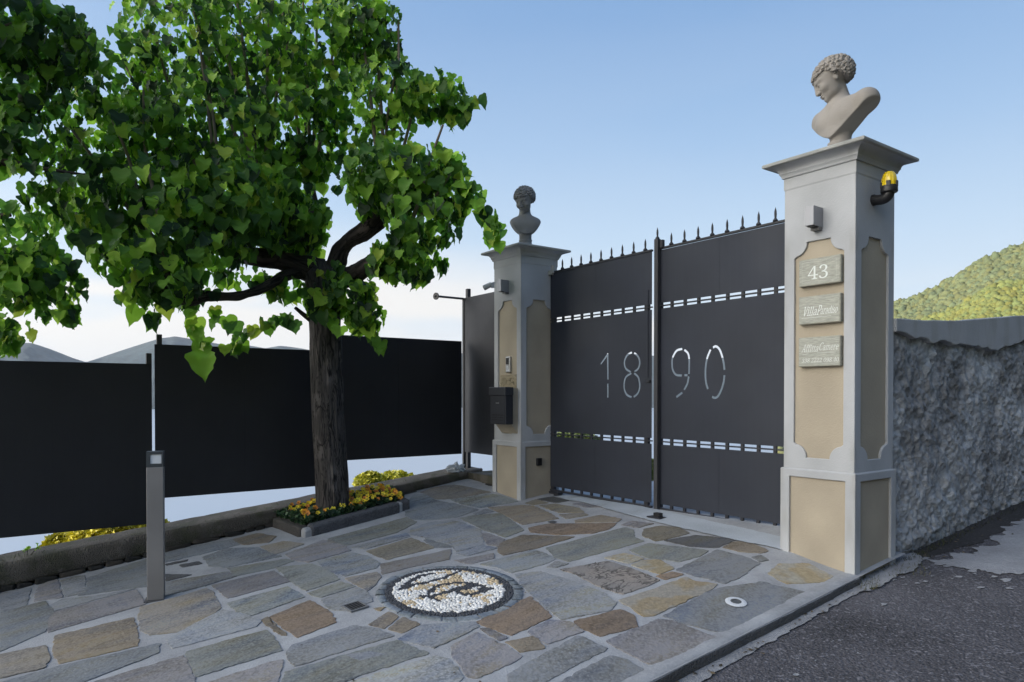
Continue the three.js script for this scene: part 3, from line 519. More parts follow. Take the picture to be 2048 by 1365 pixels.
function textFace(w, h, draw) {
  const c = document.createElement('canvas'); c.width = 1024; c.height = Math.round(1024 * h / w); const g = c.getContext('2d');
  const rr = rng(Math.round(h * 9999)); const id = g.createImageData(c.width, c.height);
  for (let y = 0; y < c.height; y++) for (let x = 0; x < c.width; x++) { const u = x / 1024 * 3, v = y / 1024 * 3, wv = fbm(u * 1.2, v * 1.2, 3, 0, 50 + h * 100), s = fbm(u * 3.2, v * 30 + wv * 6, 4, 0, 20 + Math.round(h * 900)), k = 142 + s * 62 + (rr() - 0.5) * 12, o = (y * c.width + x) * 4; id.data[o] = k; id.data[o + 1] = k; id.data[o + 2] = k * 0.94; id.data[o + 3] = 255; }
  g.putImageData(id, 0, 0); g.fillStyle = g.strokeStyle = 'rgb(232,236,232)'; g.lineWidth = 3; draw(g, c.width, c.height);
  const t = new THREE.CanvasTexture(c); t.colorSpace = THREE.SRGBColorSpace; t.anisotropy = 8; return t;
}
function sign(label, y0, y1, draw) {
  const w = 0.306, h = y1 - y0, t = thing('slate_sign', label, 'sign', [-0.24, (y0 + y1) / 2, -0.0165], 0, 'slate signs on the right pillar');
  const rb = new RoundedBoxGeometry(w, h, 0.04, 2, 0.007).translate(0, 0, 0.02); add('slab', rb, M.slate, t);
  const f = new THREE.PlaneGeometry(w - 0.014, h - 0.014).translate(0, 0, 0.0405); const m = std(0xffffff, 0.85, { map: textFace(w, h, draw), bumpMap: grainB, bumpScale: 0.003 });
  raw('lettering', f, m, t);
}
const script = (g, text, x, y, size, squeeze = 1, slant = -0.28) => { g.save(); g.translate(x, y); g.transform(squeeze, 0, slant, 1, 0, 0); g.font = `${size}px serif`; g.fillText(text, 0, 0); g.restore(); };
sign('topmost slate sign on the right pillar with the house number', 1.944, 2.132, (g, W2, H2) => {
  g.globalAlpha = 0.75; g.setLineDash([40, 14, 90, 6]); g.strokeRect(70, 62, W2 - 150, H2 - 130); g.setLineDash([]); g.globalAlpha = 1; g.font = '455px serif'; g.save(); g.translate(210, H2 * 0.79); g.scale(1.08, 1); g.fillText('43', 0, 0); g.restore();
});
sign('middle slate sign with white script between number sign and lowest sign', 1.679, 1.874, (g, W2, H2) => {
  script(g, 'V', 70, H2 * 0.72, 330, 0.52, -0.3); script(g, 'illa', 190, H2 * 0.71, 285, 0.6, -0.26); script(g, 'P', 440, H2 * 0.71, 330, 0.5, -0.3); script(g, 'aradiso', 540, H2 * 0.69, 240, 0.5, -0.26); g.lineWidth = 7; g.beginPath(); g.moveTo(60, H2 * 0.79); g.lineTo(820, H2 * 0.79); g.stroke();
});
sign('lowest slate sign with white script above a telephone number', 1.385, 1.59, (g, W2, H2) => {
  g.globalAlpha = 0.85; script(g, 'A', 60, H2 * 0.5, 270, 0.5, -0.3); script(g, 'ffitta', 155, H2 * 0.5, 235, 0.62, -0.26); script(g, 'C', 500, H2 * 0.46, 260, 0.56, -0.3); script(g, 'amere', 600, H2 * 0.46, 215, 0.6, -0.26); g.lineWidth = 6; g.beginPath(); g.moveTo(470, H2 * 0.55); g.lineTo(940, H2 * 0.55); g.stroke();
  g.beginPath(); g.moveTo(90, H2 * 0.6); g.lineTo(240, H2 * 0.56); g.stroke(); script(g, '338 2222 098 403', 60, H2 * 0.88, 138, 0.92, -0.2);
});
{ // amber gate beacon on a black elbow, on the right pillar's road side
  const t = thing('warning_beacon', 'yellow flashing gate beacon on a black elbow under the right cornice', 'beacon', [0, 2.506, -0.223]);
  const R = 0.034, curve = new THREE.CatmullRomCurve3([V3(0.004, 0, 0), V3(0.05, -0.008, 0.004), V3(0.088, -0.004, 0.008), V3(0.108, 0.014, 0.01), V3(0.112, 0.034, 0.01)]);
  add('elbow', new THREE.TubeGeometry(curve, 24, R, 20), M.blackPlastic, t); add('collar', new THREE.CylinderGeometry(R * 1.12, R * 1.12, 0.012, 20).rotateZ(Math.PI / 2).translate(0.006, 0, 0), M.blackPlastic, t);
  const cup = []; for (const [r, y] of [[0.0, 0.022], [0.048, 0.024], [0.053, 0.03], [0.052, 0.068], [0.048, 0.07]]) cup.push(new THREE.Vector2(r, y));
  add('base_cup', new THREE.LatheGeometry(cup, 24).translate(0.112, 0, 0.01), M.blackPlastic, t);
  for (let k = 0; k < 5; k++) add('tooth', new RoundedBoxGeometry(0.026, 0.04, 0.008, 2, 0.004).translate(0, 0.076, 0.0495).rotateY(k / 5 * 6.283 + 0.35).translate(0.112, 0, 0.01), M.blackPlastic, t);
  const dome = []; for (let k = 0; k <= 14; k++) { const a = k / 14 * Math.PI / 2; dome.push(new THREE.Vector2(0.0475 * Math.pow(Math.cos(a), 0.55), 0.055 + (k ? 0.02 : 0) + 0.09 * Math.sin(a))); }
  const dg = new THREE.LatheGeometry(dome, 60); { const p = dg.attributes.position; for (let i = 0; i < p.count; i++) { const a = Math.atan2(p.getZ(i), p.getX(i)), q = 1 + 0.04 * Math.cos(a * 12); p.setX(i, p.getX(i) * q); p.setZ(i, p.getZ(i) * q); } dg.computeVertexNormals(); }
  add('dome', dg.translate(0.112, 0, 0.01), M.yellow, t); add('bulb_holder', new THREE.CylinderGeometry(0.018, 0.022, 0.06, 12).translate(0.112, 0.095, 0.01), std(rgb(0.8, 0.55, 0.05), 0.5), t);
}
const FZ = LZ + S / 2, PF = FZ - 0.0165;                                        // front face of the left pillar, and its recessed panel
{
  const t = thing('mail_stand', 'cream stone block with chamfered foot that carries the mailbox', 'stone block', [-3.92, 1.06, PF]);
  const s = new THREE.Shape(); s.moveTo(0, 0.205); s.lineTo(0.11, 0.205); s.lineTo(0.11, -0.195); s.lineTo(0.02, -0.30); s.lineTo(0, -0.30); s.closePath();
  const g = new THREE.ExtrudeGeometry(s, { depth: 0.31, bevelEnabled: false }).rotateY(-Math.PI / 2).translate(0.155, 0, 0); g.translate(0, 0, 0); add('block', g, M.cream, t); t.position.x = -4.02 + 0.0;
}
{
  const t = thing('mailbox', 'black metal letter box with slotted lid on the left pillar', 'mailbox', [-3.972, 1.065, PF + 0.112]);
  add('body', box(-0.15, 0.15, -0.2, 0.2, 0, 0.1, 0.006), std(rgb(0.04, 0.042, 0.05), 0.45, { metalness: 0.2 }), t);
  const dm = std(rgb(0.055, 0.057, 0.066), 0.4, { metalness: 0.25 });
  add('lid', box(-0.158, 0.158, 0.118, 0.212, -0.002, 0.116, 0.008), dm, t);
  add('door', box(-0.13, 0.13, -0.185, 0.108, 0.1, 0.106, 0.003), dm, t);
  add('slot', box(-0.03, 0.03, 0.03, 0.046, 0.1062, 0.108), M.steel, t); add('slot_shadow', box(-0.026, 0.026, 0.04, 0.047, 0.1082, 0.109), M.black, t);
  for (const x of [-0.06, 0.06]) for (const y of [-0.155, -0.128, -0.1]) add('vent', box(x - 0.045, x + 0.045, y, y + 0.008, 0.106, 0.111), M.blackPlastic, t);
}
{
  const t = thing('intercom', 'narrow silver intercom with dark lens above the carved stone plate', 'intercom', [-4.045, 1.534, PF]);
  add('case', box(-0.04, 0.04, -0.09, 0.09, 0.001, 0.03, 0.008), M.steel, t); add('camera_window', box(-0.027, 0.027, 0.0, 0.075, 0.0302, 0.033, 0.001), M.blackPlastic, t); add('lens', new THREE.SphereGeometry(0.013, 16, 10).scale(1, 1, 0.4).translate(0, 0.042, 0.034), M.black, t);
  for (const y of [-0.022, -0.04]) add('button', box(-0.012, 0.012, y - 0.006, y + 0.006, 0.03, 0.034, 0.001), M.glassWhite, t); add('name_plate', box(-0.025, 0.025, -0.078, -0.056, 0.0302, 0.032), M.glassWhite, t);
  const p = thing('stone_plate', 'carved sandstone plate on the left pillar just above the mailbox', 'plaque', [-4.04, 1.344, PF]);
  const st = std(rgb(0.40, 0.34, 0.25), 0.95, { map: slate, bumpMap: slate, bumpScale: 0.01 });
  add('slab', box(-0.155, 0.155, -0.075, 0.075, 0, 0.022, 0.005), st, p); const reliefs = []; for (const [x, y, r] of [[-0.07, 0.01, 0.03], [0.0, -0.01, 0.035], [0.07, 0.012, 0.03], [0.11, -0.03, 0.02], [-0.11, -0.03, 0.02]]) reliefs.push(new THREE.TorusGeometry(r, 0.006, 6, 16).scale(1.3, 0.8, 0.8).translate(x, y, 0.022)); add('relief', reliefs, st, p);
  const c = thing('photocell', 'small square black photocell on the left pillar base', 'sensor', [-3.809 - 0.0015, 0.437, -0.333 - 0.0]);
  add('housing', box(0, 0.03, -0.042, 0.042, -0.034, 0.034, 0.006), M.blackPlastic, c); add('lens', new THREE.CylinderGeometry(0.02, 0.02, 0.003, 16).rotateZ(Math.PI / 2).translate(0.031, 0.004, 0), M.black, c);
}
{ // bullet camera on the hidden side of the left pillar
  const a = at(985, 572, 8.35), t = thing('security_camera', 'white bullet camera looking left from the left pillar', 'camera', [a.x, a.y, a.z]);
  const q = new THREE.Quaternion().setFromUnitVectors(V3(0, 1, 0), V3(-0.62, -0.36, 0.55).normalize());
  add('mount', new THREE.CylinderGeometry(0.033, 0.036, 0.04, 20).rotateZ(Math.PI / 2).translate(-0.02, 0.012, -0.02), std(rgb(0.42, 0.44, 0.47), 0.4), t);
  add('body', [new THREE.CylinderGeometry(0.034, 0.03, 0.10, 20).translate(0, 0.045, 0).applyQuaternion(q).translate(-0.03, 0.02, 0)], std(rgb(0.45, 0.47, 0.5), 0.4), t);
  add('lens', [new THREE.CylinderGeometry(0.026, 0.026, 0.01, 20).translate(0, 0.0945, 0).applyQuaternion(q).translate(-0.03, 0.02, 0)], M.black, t);
}

{ // dry leaves and grit blown along the kerb and the foot of the wall
  const r = rng(404), fl = new THREE.BufferGeometry(); fl.setAttribute('position', new THREE.Float32BufferAttribute([-0.5, 0, 0, 0, 0.12, -0.9, 0.5, 0.05, -0.1, 0.1, 0.16, 0.8, -0.3, 0.1, 0.5], 3)); fl.setIndex([0, 2, 1, 0, 3, 2, 0, 4, 3]); fl.computeVertexNormals();
  const n = 150, im = new THREE.InstancedMesh(fl, new THREE.MeshStandardMaterial({ color: 0xffffff, roughness: 0.9, side: THREE.DoubleSide }), n), m = new THREE.Matrix4(), q = new THREE.Quaternion(), c = new THREE.Color(); im.name = 'litter';
  for (let i = 0; i < n; i++) { let x, y, z; if (i < 60) { z = r() * 4.4; x = 0.062 + r() * r() * 0.14; y = road(z) + 0.014; } else if (i < 110) { z = -0.55 - r() * 4; x = 0.02 + r() * r() * 0.35; y = road(z) + 0.012; } else { x = -4.9 + r() * 4.6; z = -0.2 + r() * 3.6; y = ground(x, z) + 0.007; } const s = (i < 110 ? 0.010 : 0.006) + r() * 0.012; q.setFromEuler(new THREE.Euler((r() - 0.5) * 0.5, r() * 6.28, (r() - 0.5) * 0.5)); m.compose(V3(x, y, z), q, V3(s, s, s)); im.setMatrixAt(i, m); const k = 0.4 + r(); c.setRGB(0.10 * k, 0.075 * k, 0.045 * k); im.setColorAt(i, c); }
  tag(stuff(im), 'dry leaf bits and grit scattered along kerb, wall foot and paving', 'leaf litter'); scene.add(im);
}
// ---------------------------------------------------------------- the gate: two leaves of sheet steel
const GZ = -0.5, PITCHX = 0.15565, POSTX = -2.182;
const digitZoom = (n) => { const out = []; for (let i = 0; i < n.length; i += 2) { const p = onZ(1180 + n[i] / 6.827, 670 + n[i + 1] / 6.827, GZ); out.push(new THREE.Vector3(p.x, p.y, 0)); } return out; };
function slot(...n) {                                                         // narrow cut following a stroke of a numeral
  const pts = digitZoom(n), c = pts.length > 2 ? new THREE.CatmullRomCurve3(pts, false, 'centripetal') : new THREE.LineCurve3(pts[0], pts[1]), N = pts.length > 2 ? 20 : 2, L = [], R = [];
  for (let k = 0; k <= N; k++) { const p = c.getPoint(k / N), t = c.getTangent(k / N), w = 0.0104; L.push([p.x - t.y * w, p.y + t.x * w]); R.push([p.x + t.y * w, p.y - t.x * w]); }
  return [...L, ...R.reverse()];
}
const one = [(() => { const a = digitZoom([150, 402, 243, 275, 246, 612]), w = 0.0104; return [[a[0].x, a[0].y - 0.008], [a[0].x - 0.006, a[0].y + 0.007], [a[1].x, a[1].y + 0.022], [a[1].x + w, a[1].y + 0.01], [a[2].x + w, a[2].y], [a[2].x - w, a[2].y], [a[1].x - w, a[1].y - 0.02]]; })(), slot(245, 668, 245, 858)];
const eight = [slot(574, 240, 505, 285, 470, 380, 490, 460, 560, 512), slot(604, 248, 660, 300, 680, 385, 660, 460, 606, 508), slot(566, 524, 490, 580, 468, 660, 470, 740, 505, 820, 570, 855), slot(604, 522, 660, 580, 678, 660, 676, 740, 650, 805, 596, 850)];
const nine = [slot(1262, 193, 1185, 218, 1128, 320, 1122, 400, 1132, 480, 1175, 545, 1256, 558), slot(1290, 205, 1340, 255, 1356, 340, 1356, 440, 1354, 536), slot(1290, 553, 1334, 553), slot(1350, 570, 1330, 670, 1288, 752), slot(1262, 790, 1180, 852)];
const zero = [slot(1648, 202, 1605, 310, 1582, 430, 1578, 560, 1588, 660, 1612, 742), slot(1680, 175, 1720, 158, 1765, 192, 1805, 290, 1828, 390, 1838, 480), slot(1838, 552, 1825, 650, 1795, 750, 1745, 845, 1705, 862, 1668, 846)];
function sheetMetal(x0, x1, y0, y1, holes = []) {
  const s = new THREE.Shape(); s.moveTo(x0, y0); s.lineTo(x1, y0); s.lineTo(x1, y1); s.lineTo(x0, y1); s.closePath();
  for (const h of holes) { let a = 0; h.forEach((p, i) => { const q = h[(i + 1) % h.length]; a += p[0] * q[1] - q[0] * p[1]; }); const pts = a > 0 ? [...h].reverse() : h; const p = new THREE.Path(); pts.forEach(([x, y], i) => (i ? p.lineTo(x, y) : p.moveTo(x, y))); p.closePath(); s.holes.push(p); }
  return new THREE.ExtrudeGeometry(s, { depth: 0.003, bevelEnabled: false }).translate(0, 0, GZ - 0.0015);
}
const spikeGeo = (() => { const pr = [[0, 0], [0.021, 0], [0.021, 0.012], [0.013, 0.021], [0.0085, 0.028], [0.0105, 0.06], [0.009, 0.085], [0, 0.118]].map(([a, b]) => new THREE.Vector2(a, b)); return metric(new THREE.LatheGeometry(pr, 8)); })();
function leaf(label, x0, x1, hx, ks, digits, right) {
  const t = thing('gate_leaf', label, 'gate', [hx, 0, GZ], 0, 'two leaves of the driveway gate'), L = (g) => [].concat(g).map((q) => q.translate(-hx, 0, -GZ));
  const seam = x0 + (x1 - x0) * (right ? 0.43 : 0.48), e = 0.001;
  for (const [y0, y1] of [[2.06, right ? 2.561 : 2.566], [0.152, 0.719]]) { add('sheet', L(sheetMetal(x0, seam - e, y0, y1)), M.gate, t); add('sheet', L(sheetMetal(seam + e, x1, y0, y1)), M.gate, t); }
  add('numbered_sheet', L(sheetMetal(x0, x1, 0.775, 2.008, digits)), M.gate, t);
  const b = (...a) => box(...a);
  add('top_rail', L(b(x0, x1, 2.568, 2.587, GZ - 0.02, GZ + 0.012, 0.003)), M.gateIron, t);
  for (const y of [2.028, 0.741]) add('middle_rail', L(b(x0, x1, y, y + 0.012, GZ - 0.016, GZ + 0.004)), M.gateIron, t);
  add('bottom_rail', L(b(x0, x1, 0.098, 0.12, GZ - 0.02, GZ + 0.012, 0.003)), M.gateIron, t);
  add('stile', L(b(right ? x1 - 0.05 : x0, right ? x1 : x0 + 0.05, 0.09, 2.589, GZ - 0.045, GZ - 0.004)), M.gateIron, t); add('stile', L(b(right ? x0 : x1 - 0.085, right ? x0 + 0.03 : x1 - 0.055, 0.12, 2.567, GZ - 0.04, GZ - 0.006)), M.gateIron, t);
  for (const k of ks) { const X = POSTX + k * PITCHX; for (const [y0, y1] of [[1.985, 2.085], [0.695, 0.80], [0.121, 0.175]]) add('spacer', L(b(X - 0.014, X + 0.014, y0, y1, GZ - 0.022, GZ - 0.003)), M.gateIron, t); const s = raw('spike', spikeGeo, M.gateIron, t); s.position.set(X - hx, 2.587, 0); }
  add('hinge_shoe', L(right ? b(-0.72, -0.54, 0.055, 0.11, GZ - 0.03, GZ + 0.03, 0.004) : [b(-3.78, -3.6, 0.075, 0.1, GZ - 0.02, GZ + 0.04, 0.004), b(-3.66, -3.58, 0.03, 0.105, GZ + 0.01, GZ + 0.07, 0.006)]), M.gateIron, t);
  if (!right) { add('upper_hinge', L([b(-3.83, -3.74, 2.55, 2.6, GZ - 0.03, GZ + 0.03, 0.005), new THREE.CylinderGeometry(0.022, 0.022, 0.085, 14).translate(-3.745, 2.61, GZ + 0.01)]), M.capstone, t); add('latch_rod', L(new THREE.CylinderGeometry(0.0035, 0.0035, 0.85, 8).translate(-2.30, 1.78, GZ + 0.008)), M.gate, t); add('latch', L(b(-2.31, -2.268, 1.31, 1.335, GZ - 0.002, GZ + 0.02, 0.003)), M.gateIron, t); }
  else {
    const p = add('meeting_post', L(b(-2.186, -2.14, 0.02, 2.664, GZ + 0.0045, GZ + 0.05, 0.004)), std(rgb(0.06, 0.06, 0.066), 0.5, { metalness: 0.3 }), t);
    const s = raw('spike', spikeGeo, M.gateIron, t); s.position.set(-2.163 - hx, 2.664, 0.027); s.scale.setScalar(0.95);
    add('post_keeper', L(b(-2.132, -2.10, 2.575, 2.65, GZ - 0.005, GZ + 0.03, 0.003)), M.gateIron, t);
    add('drop_bolt', L([b(-2.2, -2.13, 0.0, 0.085, GZ + 0.051, GZ + 0.072, 0.004), b(-2.13, -2.075, 0.025, 0.075, GZ - 0.01, GZ + 0.045, 0.01)]), M.gateIron, t);
  }
  return t;
}
leaf('left leaf of dark sheet steel gate with numerals one and eight cut through', -3.795, -2.256, -3.79, [-9, -8, -7, -6, -5, -4, -3, -2, -1].map((k) => k - 0.035), [...one, ...eight], false);
leaf('right leaf of dark sheet steel gate with numerals nine and zero cut through', -2.176, -0.53, -0.53, [1, 2, 3, 4, 5, 6, 7, 8, 9, 10].map((k) => k + 0.07), [...nine, ...zero], true);
{ // pale cement threshold and drive beyond
  const d = heightSheet('driveway', 30, 30, (u, v) => { const X = lerp(-4.4, -0.02, u), Z = lerp(-4.2, -0.6, v); return V3(X, ground(X, -0.7) - 0.02 - 0.06 * Math.max(0, -0.7 - Z), Z); }, M.concrete); struct(d);
  const th = [[1112, 994], [1160, 992], [1312, 1020], [1562, 1075], [1562, 1102], [1500, 1088], [1420, 1071], [1330, 1050], [1250, 1030], [1175, 1008], [1130, 1000]].map((q) => onGround(...q));
  struct(sheet('threshold', th, M.concrete, 0.007, ground, 61, 0.012));
  const p = onGround(1313, 1037), s = thing('gate_stop', 'dark steel floor plate under the meeting post of the gate', 'floor plate', [p.x, ground(p.x, p.z), p.z]); add('plate', box(-0.075, 0.085, 0.004, 0.014, -0.05, 0.05, 0.003), M.gateIron, s); add('catch', box(-0.02, 0.05, 0.0141, 0.05, -0.03, 0.02, 0.004), M.blackPlastic, s);
}

// ---------------------------------------------------------------- old boundary wall and steel fence along the lake side
const FX = -5.25;
const wallTop = (Z) => lerp(0.212, -0.268, Z / 4.579);
{
  const t = thing('boundary_wall', 'low old stone wall with mossy coping running under the dark fence', 'wall', [-5.2, 0, 2]);
  const n = 160, block = (x0, x1, top, bot, z0, z1, seed, amp) => {           // long lumpy block following the slope
    const p = [], uv = [], idx = [], prof = [[x0, 0], [x0, 1], [lerp(x0, x1, 0.15), 1.0], [lerp(x0, x1, 0.85), 1.0], [x1 - 0.012, 1], [x1, 0.86], [x1, 0.5], [x1 - 0.005, 0.12], [x1 - 0.03, 0]], m = prof.length;
    for (let i = 0; i <= n; i++) { const Z = lerp(z0, z1, i / n); prof.forEach(([x, f], k) => { const y = lerp(bot(Z), top(Z), f), j = amp * (fbm(Z * 6 + k * 3, seed + k * 1.7, 4, 0, 401) - 0.5); p.push(x + 5.2 + j, y + j * 0.7, Z - 2); uv.push(Z, x + y); }); }
    for (let i = 0; i < n; i++) for (let k = 0; k < m - 1; k++) { const a = i * m + k; idx.push(a, a + 1, a + m, a + 1, a + m + 1, a + m); }
    const g = new THREE.BufferGeometry(); g.setAttribute('position', new THREE.Float32BufferAttribute(p, 3)); g.setAttribute('uv', new THREE.Float32BufferAttribute(uv, 2)); g.setIndex(idx); g.computeVertexNormals(); return g;
  };
  raw('coping', block(-5.5, -5.05, wallTop, (Z) => wallTop(Z) - lerp(0.115, 0.21, smooth(0.5, 4.6, Z)), -0.4, 9, 1, 0.03), M.oldWall, t);
  add('core', (() => { const g = new THREE.BoxGeometry(0.3, 1, 9.4, 1, 1, 60).translate(-5.27, 0, 4.3); const p = g.attributes.position; for (let i = 0; i < p.count; i++) { const Z = p.getZ(i); p.setY(i, p.getY(i) > 0 ? wallTop(Z) - 0.08 : wallTop(Z) - 0.9); p.setX(i, p.getX(i) + 5.2); p.setZ(i, Z - 2); } g.computeVertexNormals(); return g; })(), M.gap, t);
  const r = rng(515), bl = [0, 1, 2, 3].map((k) => { const g = new RoundedBoxGeometry(1, 1, 1, 3, 0.22), p = g.attributes.position; for (let i = 0; i < p.count; i++) { const v = V3().fromBufferAttribute(p, i), s = 0.82 + 0.36 * vnoise3(v.x * 2 + k * 5, v.y * 2, v.z * 2, 9); p.setXYZ(i, v.x * s, v.y * s, v.z * s); } g.computeVertexNormals(); return metric(g); });
  for (let Z = -0.35; Z < 5.2;) {
    const w = 0.08 + r() * 0.2, gtop = wallTop(Z) - lerp(0.115, 0.21, smooth(0.5, 4.6, Z)) - 0.005; let y = ground(-5.05, clamp(Z, -0.6, 8)) - 0.03;
    while (y < gtop - 0.02) { const h = Math.min(0.05 + r() * 0.06, gtop - y + 0.01), s = raw('rubble_stone', bl[Math.floor(r() * 4)], M.rubble[Math.floor(r() * 3)], t); s.position.set(-5.108 + r() * 0.04 + 5.2, y + h / 2, Z + w / 2 - 2); s.scale.set(0.12, h * 0.92, w * 0.9); s.rotation.set((r() - 0.5) * 0.2, (r() - 0.5) * 0.3, (r() - 0.5) * 0.2); y += h; }
    Z += w;
  }
  // return of the same wall between the fence corner and the left pillar
  const u = thing('boundary_wall', 'short dark return of the stone wall between fence corner and left pillar', 'wall', [-4.7, 0, -0.3]);
  add('coping', (() => { const g = new THREE.BoxGeometry(0.95, 0.1, 0.36, 24, 3, 6).translate(-4.7 + 0.1, 0.165, -0.36); const p = g.attributes.position; for (let i = 0; i < p.count; i++) { const j = 0.02 * (fbm(p.getX(i) * 8, p.getY(i) * 8 + p.getZ(i) * 7, 3, 0, 405) - 0.5); p.setXYZ(i, p.getX(i) + 4.7 + j, p.getY(i) + j, p.getZ(i) + 0.3 + j); } g.computeVertexNormals(); return g; })(), M.oldWall, u);
  add('core', box(-0.4, 0.6, -0.3, 0.13, -0.2, 0.06), M.gap, u);
  for (let X = -5.05; X < -4.3;) { const w = 0.07 + r() * 0.16; let y = ground(X, 0) - 0.03; while (y < 0.115) { const h = Math.min(0.045 + r() * 0.05, 0.125 - y), s = raw('rubble_stone', bl[Math.floor(r() * 4)], M.rubble[Math.floor(r() * 3)], u); s.position.set(X + w / 2 + 4.7, y + h / 2, 0.085 + r() * 0.02); s.scale.set(w * 0.9, h * 0.92, 0.1); y += h; } X += w; }
}
function fencePanel(label, z0, z1, y0, y1, posts) {
  const t = thing('fence_panel', label, 'fence panel', [FX, y0, (z0 + z1) / 2], 0, 'dark sheet steel fence panels'), L = (g) => g.translate(-FX, -y0, -(z0 + z1) / 2);
  const n = Math.max(1, Math.round((z1 - z0) / 0.75)); for (let k = 0; k < n; k++) { const a = lerp(z0, z1, k / n), b = lerp(z0, z1, (k + 1) / n); add('sheet', L(box(FX - 0.004 - (k % 2) * 0.0042, FX - (k % 2) * 0.0042, y0, y1, a - (k % 2) * 0.02, b + (k % 2) * 0.02)), M.fence, t); }
  for (const y of [y1 - 0.06, y0 + 0.012]) add('rail', L(box(FX - 0.045, FX - 0.0105, y, y + 0.048, z0, z1)), M.fencePost, t);
  for (const [z, h, yb] of posts) add('post', L(box(FX - 0.05, FX - 0.0095, yb, h, z - 0.024, z + 0.024, 0.003)), M.fencePost, t);
}
fencePanel('lowest dark steel fence panel at the left edge behind the bollard light', 3.368, 6.6, -0.078, 1.494, [[3.386, 1.6, -0.1]]);
fencePanel('middle dark steel fence panel between the bollard light and the tree trunk', 1.62, 3.318, 0.165, 1.69, [[3.292, 1.79, -0.05], [1.66, 1.74, 0.1]]);
fencePanel('highest long dark steel fence panel between tree trunk and fence corner', -0.215, 1.575, 0.435, 1.878, [[1.53, 1.93, 0.15]]);
{
  const t = thing('fence_panel', 'tall narrow steel panel joining the fence corner to the left pillar', 'fence panel', [-4.8, 0.45, -0.3], 0, 'dark sheet steel fence panels');
  add('sheet', [box(-0.52, 0.5, 0, 1.995, -0.004, 0)], M.fenceSide ?? (M.fenceSide = std(rgb(0.055, 0.056, 0.066), 1, { map: brushed, roughnessMap: brushedR, metalness: 0.3 })), t);
  add('post', box(-0.5, -0.45, -0.32, 2.11, -0.055, -0.0055, 0.003), M.fencePost, t); add('post', box(0.14, 0.17, -0.32, 1.9, -0.05, -0.0055, 0.003), M.fencePost, t);
  add('post', box(-0.555, -0.522, -0.32, 1.995, -0.03, 0.012, 0.003), M.fencePost, t);
  const a = onX(872, 593, -5.31), b = onX(927, 598, -5.31); const s = thing('stay_rod', 'horizontal steel rod with round end disc at the fence corner post', 'rod', [b.x, b.y, b.z]);
  const len = a.z - b.z; add('rod', new THREE.CylinderGeometry(0.014, 0.014, len, 12).rotateX(Math.PI / 2).translate(0, 0, len / 2), M.fencePost, s); add('end_disc', [new THREE.CylinderGeometry(0.045, 0.045, 0.014, 20).rotateX(Math.PI / 2).rotateY(0.3).translate(0, 0, len), new THREE.SphereGeometry(0.014, 10, 8).translate(0, 0, len + 0.008)], M.fencePost, s);
}
{ // crumpled plastic sheet on the wall corner
  const p = onX(911, 928, -5.15), t = thing('plastic_sheet', 'crumpled clear plastic stuffed under the fence at the wall corner', 'plastic sheet', [p.x, wallTop(p.z) + 0.005, p.z]);
  const g = new THREE.IcosahedronGeometry(1, 4), q = g.attributes.position; for (let i = 0; i < q.count; i++) { const v = V3().fromBufferAttribute(q, i), n = 0.55 + 0.75 * Math.abs(fbm3(v.x * 3, v.y * 3, v.z * 3, 4, 8) - 0.5) * 2; q.setXYZ(i, v.x * n * 0.1, Math.max(0, v.y * n * 0.12 + 0.02), v.z * n * 0.17); } g.deleteAttribute('normal'); g.computeVertexNormals();
  add('sheet', g, std(rgb(0.55, 0.57, 0.6), 0.25, { flatShading: true }), t);
}
// ---------------------------------------------------------------- bollard light, drain, floor socket, medallion
{
  const p = onGround(312, 1199), y = ground(p.x, p.z), t = thing('bollard_light', 'brown grey square bollard light with white lens near the left fence', 'bollard light', [p.x, y, p.z], Math.atan2(EYE.x - p.x, EYE.z - p.z) - 0.12);
  const h = 1.135, w = 0.058, bm = std(rgb(0.33, 0.318, 0.318), 0.5, { map: mottle, metalness: 0.25 }); add('post', box(-w, w, 0.004, h - 0.118, -0.045, 0.045, 0.004), bm, t);
  const s = new THREE.Shape(); s.moveTo(-w, h - 0.115); s.lineTo(w, h - 0.115); s.lineTo(w, h); s.lineTo(-w, h); s.closePath(); const k = new THREE.Path(); k.moveTo(-0.034, h - 0.095); k.lineTo(-0.034, h - 0.02); k.lineTo(0.047, h - 0.02); k.lineTo(0.047, h - 0.095); k.closePath(); s.holes.push(k);
  add('head', [new THREE.ExtrudeGeometry(s, { depth: 0.05, bevelEnabled: false }).translate(0, 0, -0.005), box(-w, w, h - 0.115, h, -0.045, -0.006)], std(rgb(0.085, 0.095, 0.105), 0.4, { metalness: 0.3 }), t);
  add('lens', box(-0.033, 0.046, h - 0.094, h - 0.021, -0.004, 0.036, 0.003), M.glassWhite, t);
  add('foot_plate', box(-w - 0.02, w + 0.02, -0.02, 0.0035, -0.07, 0.065), std(rgb(0.09, 0.09, 0.095), 0.6), t);
}
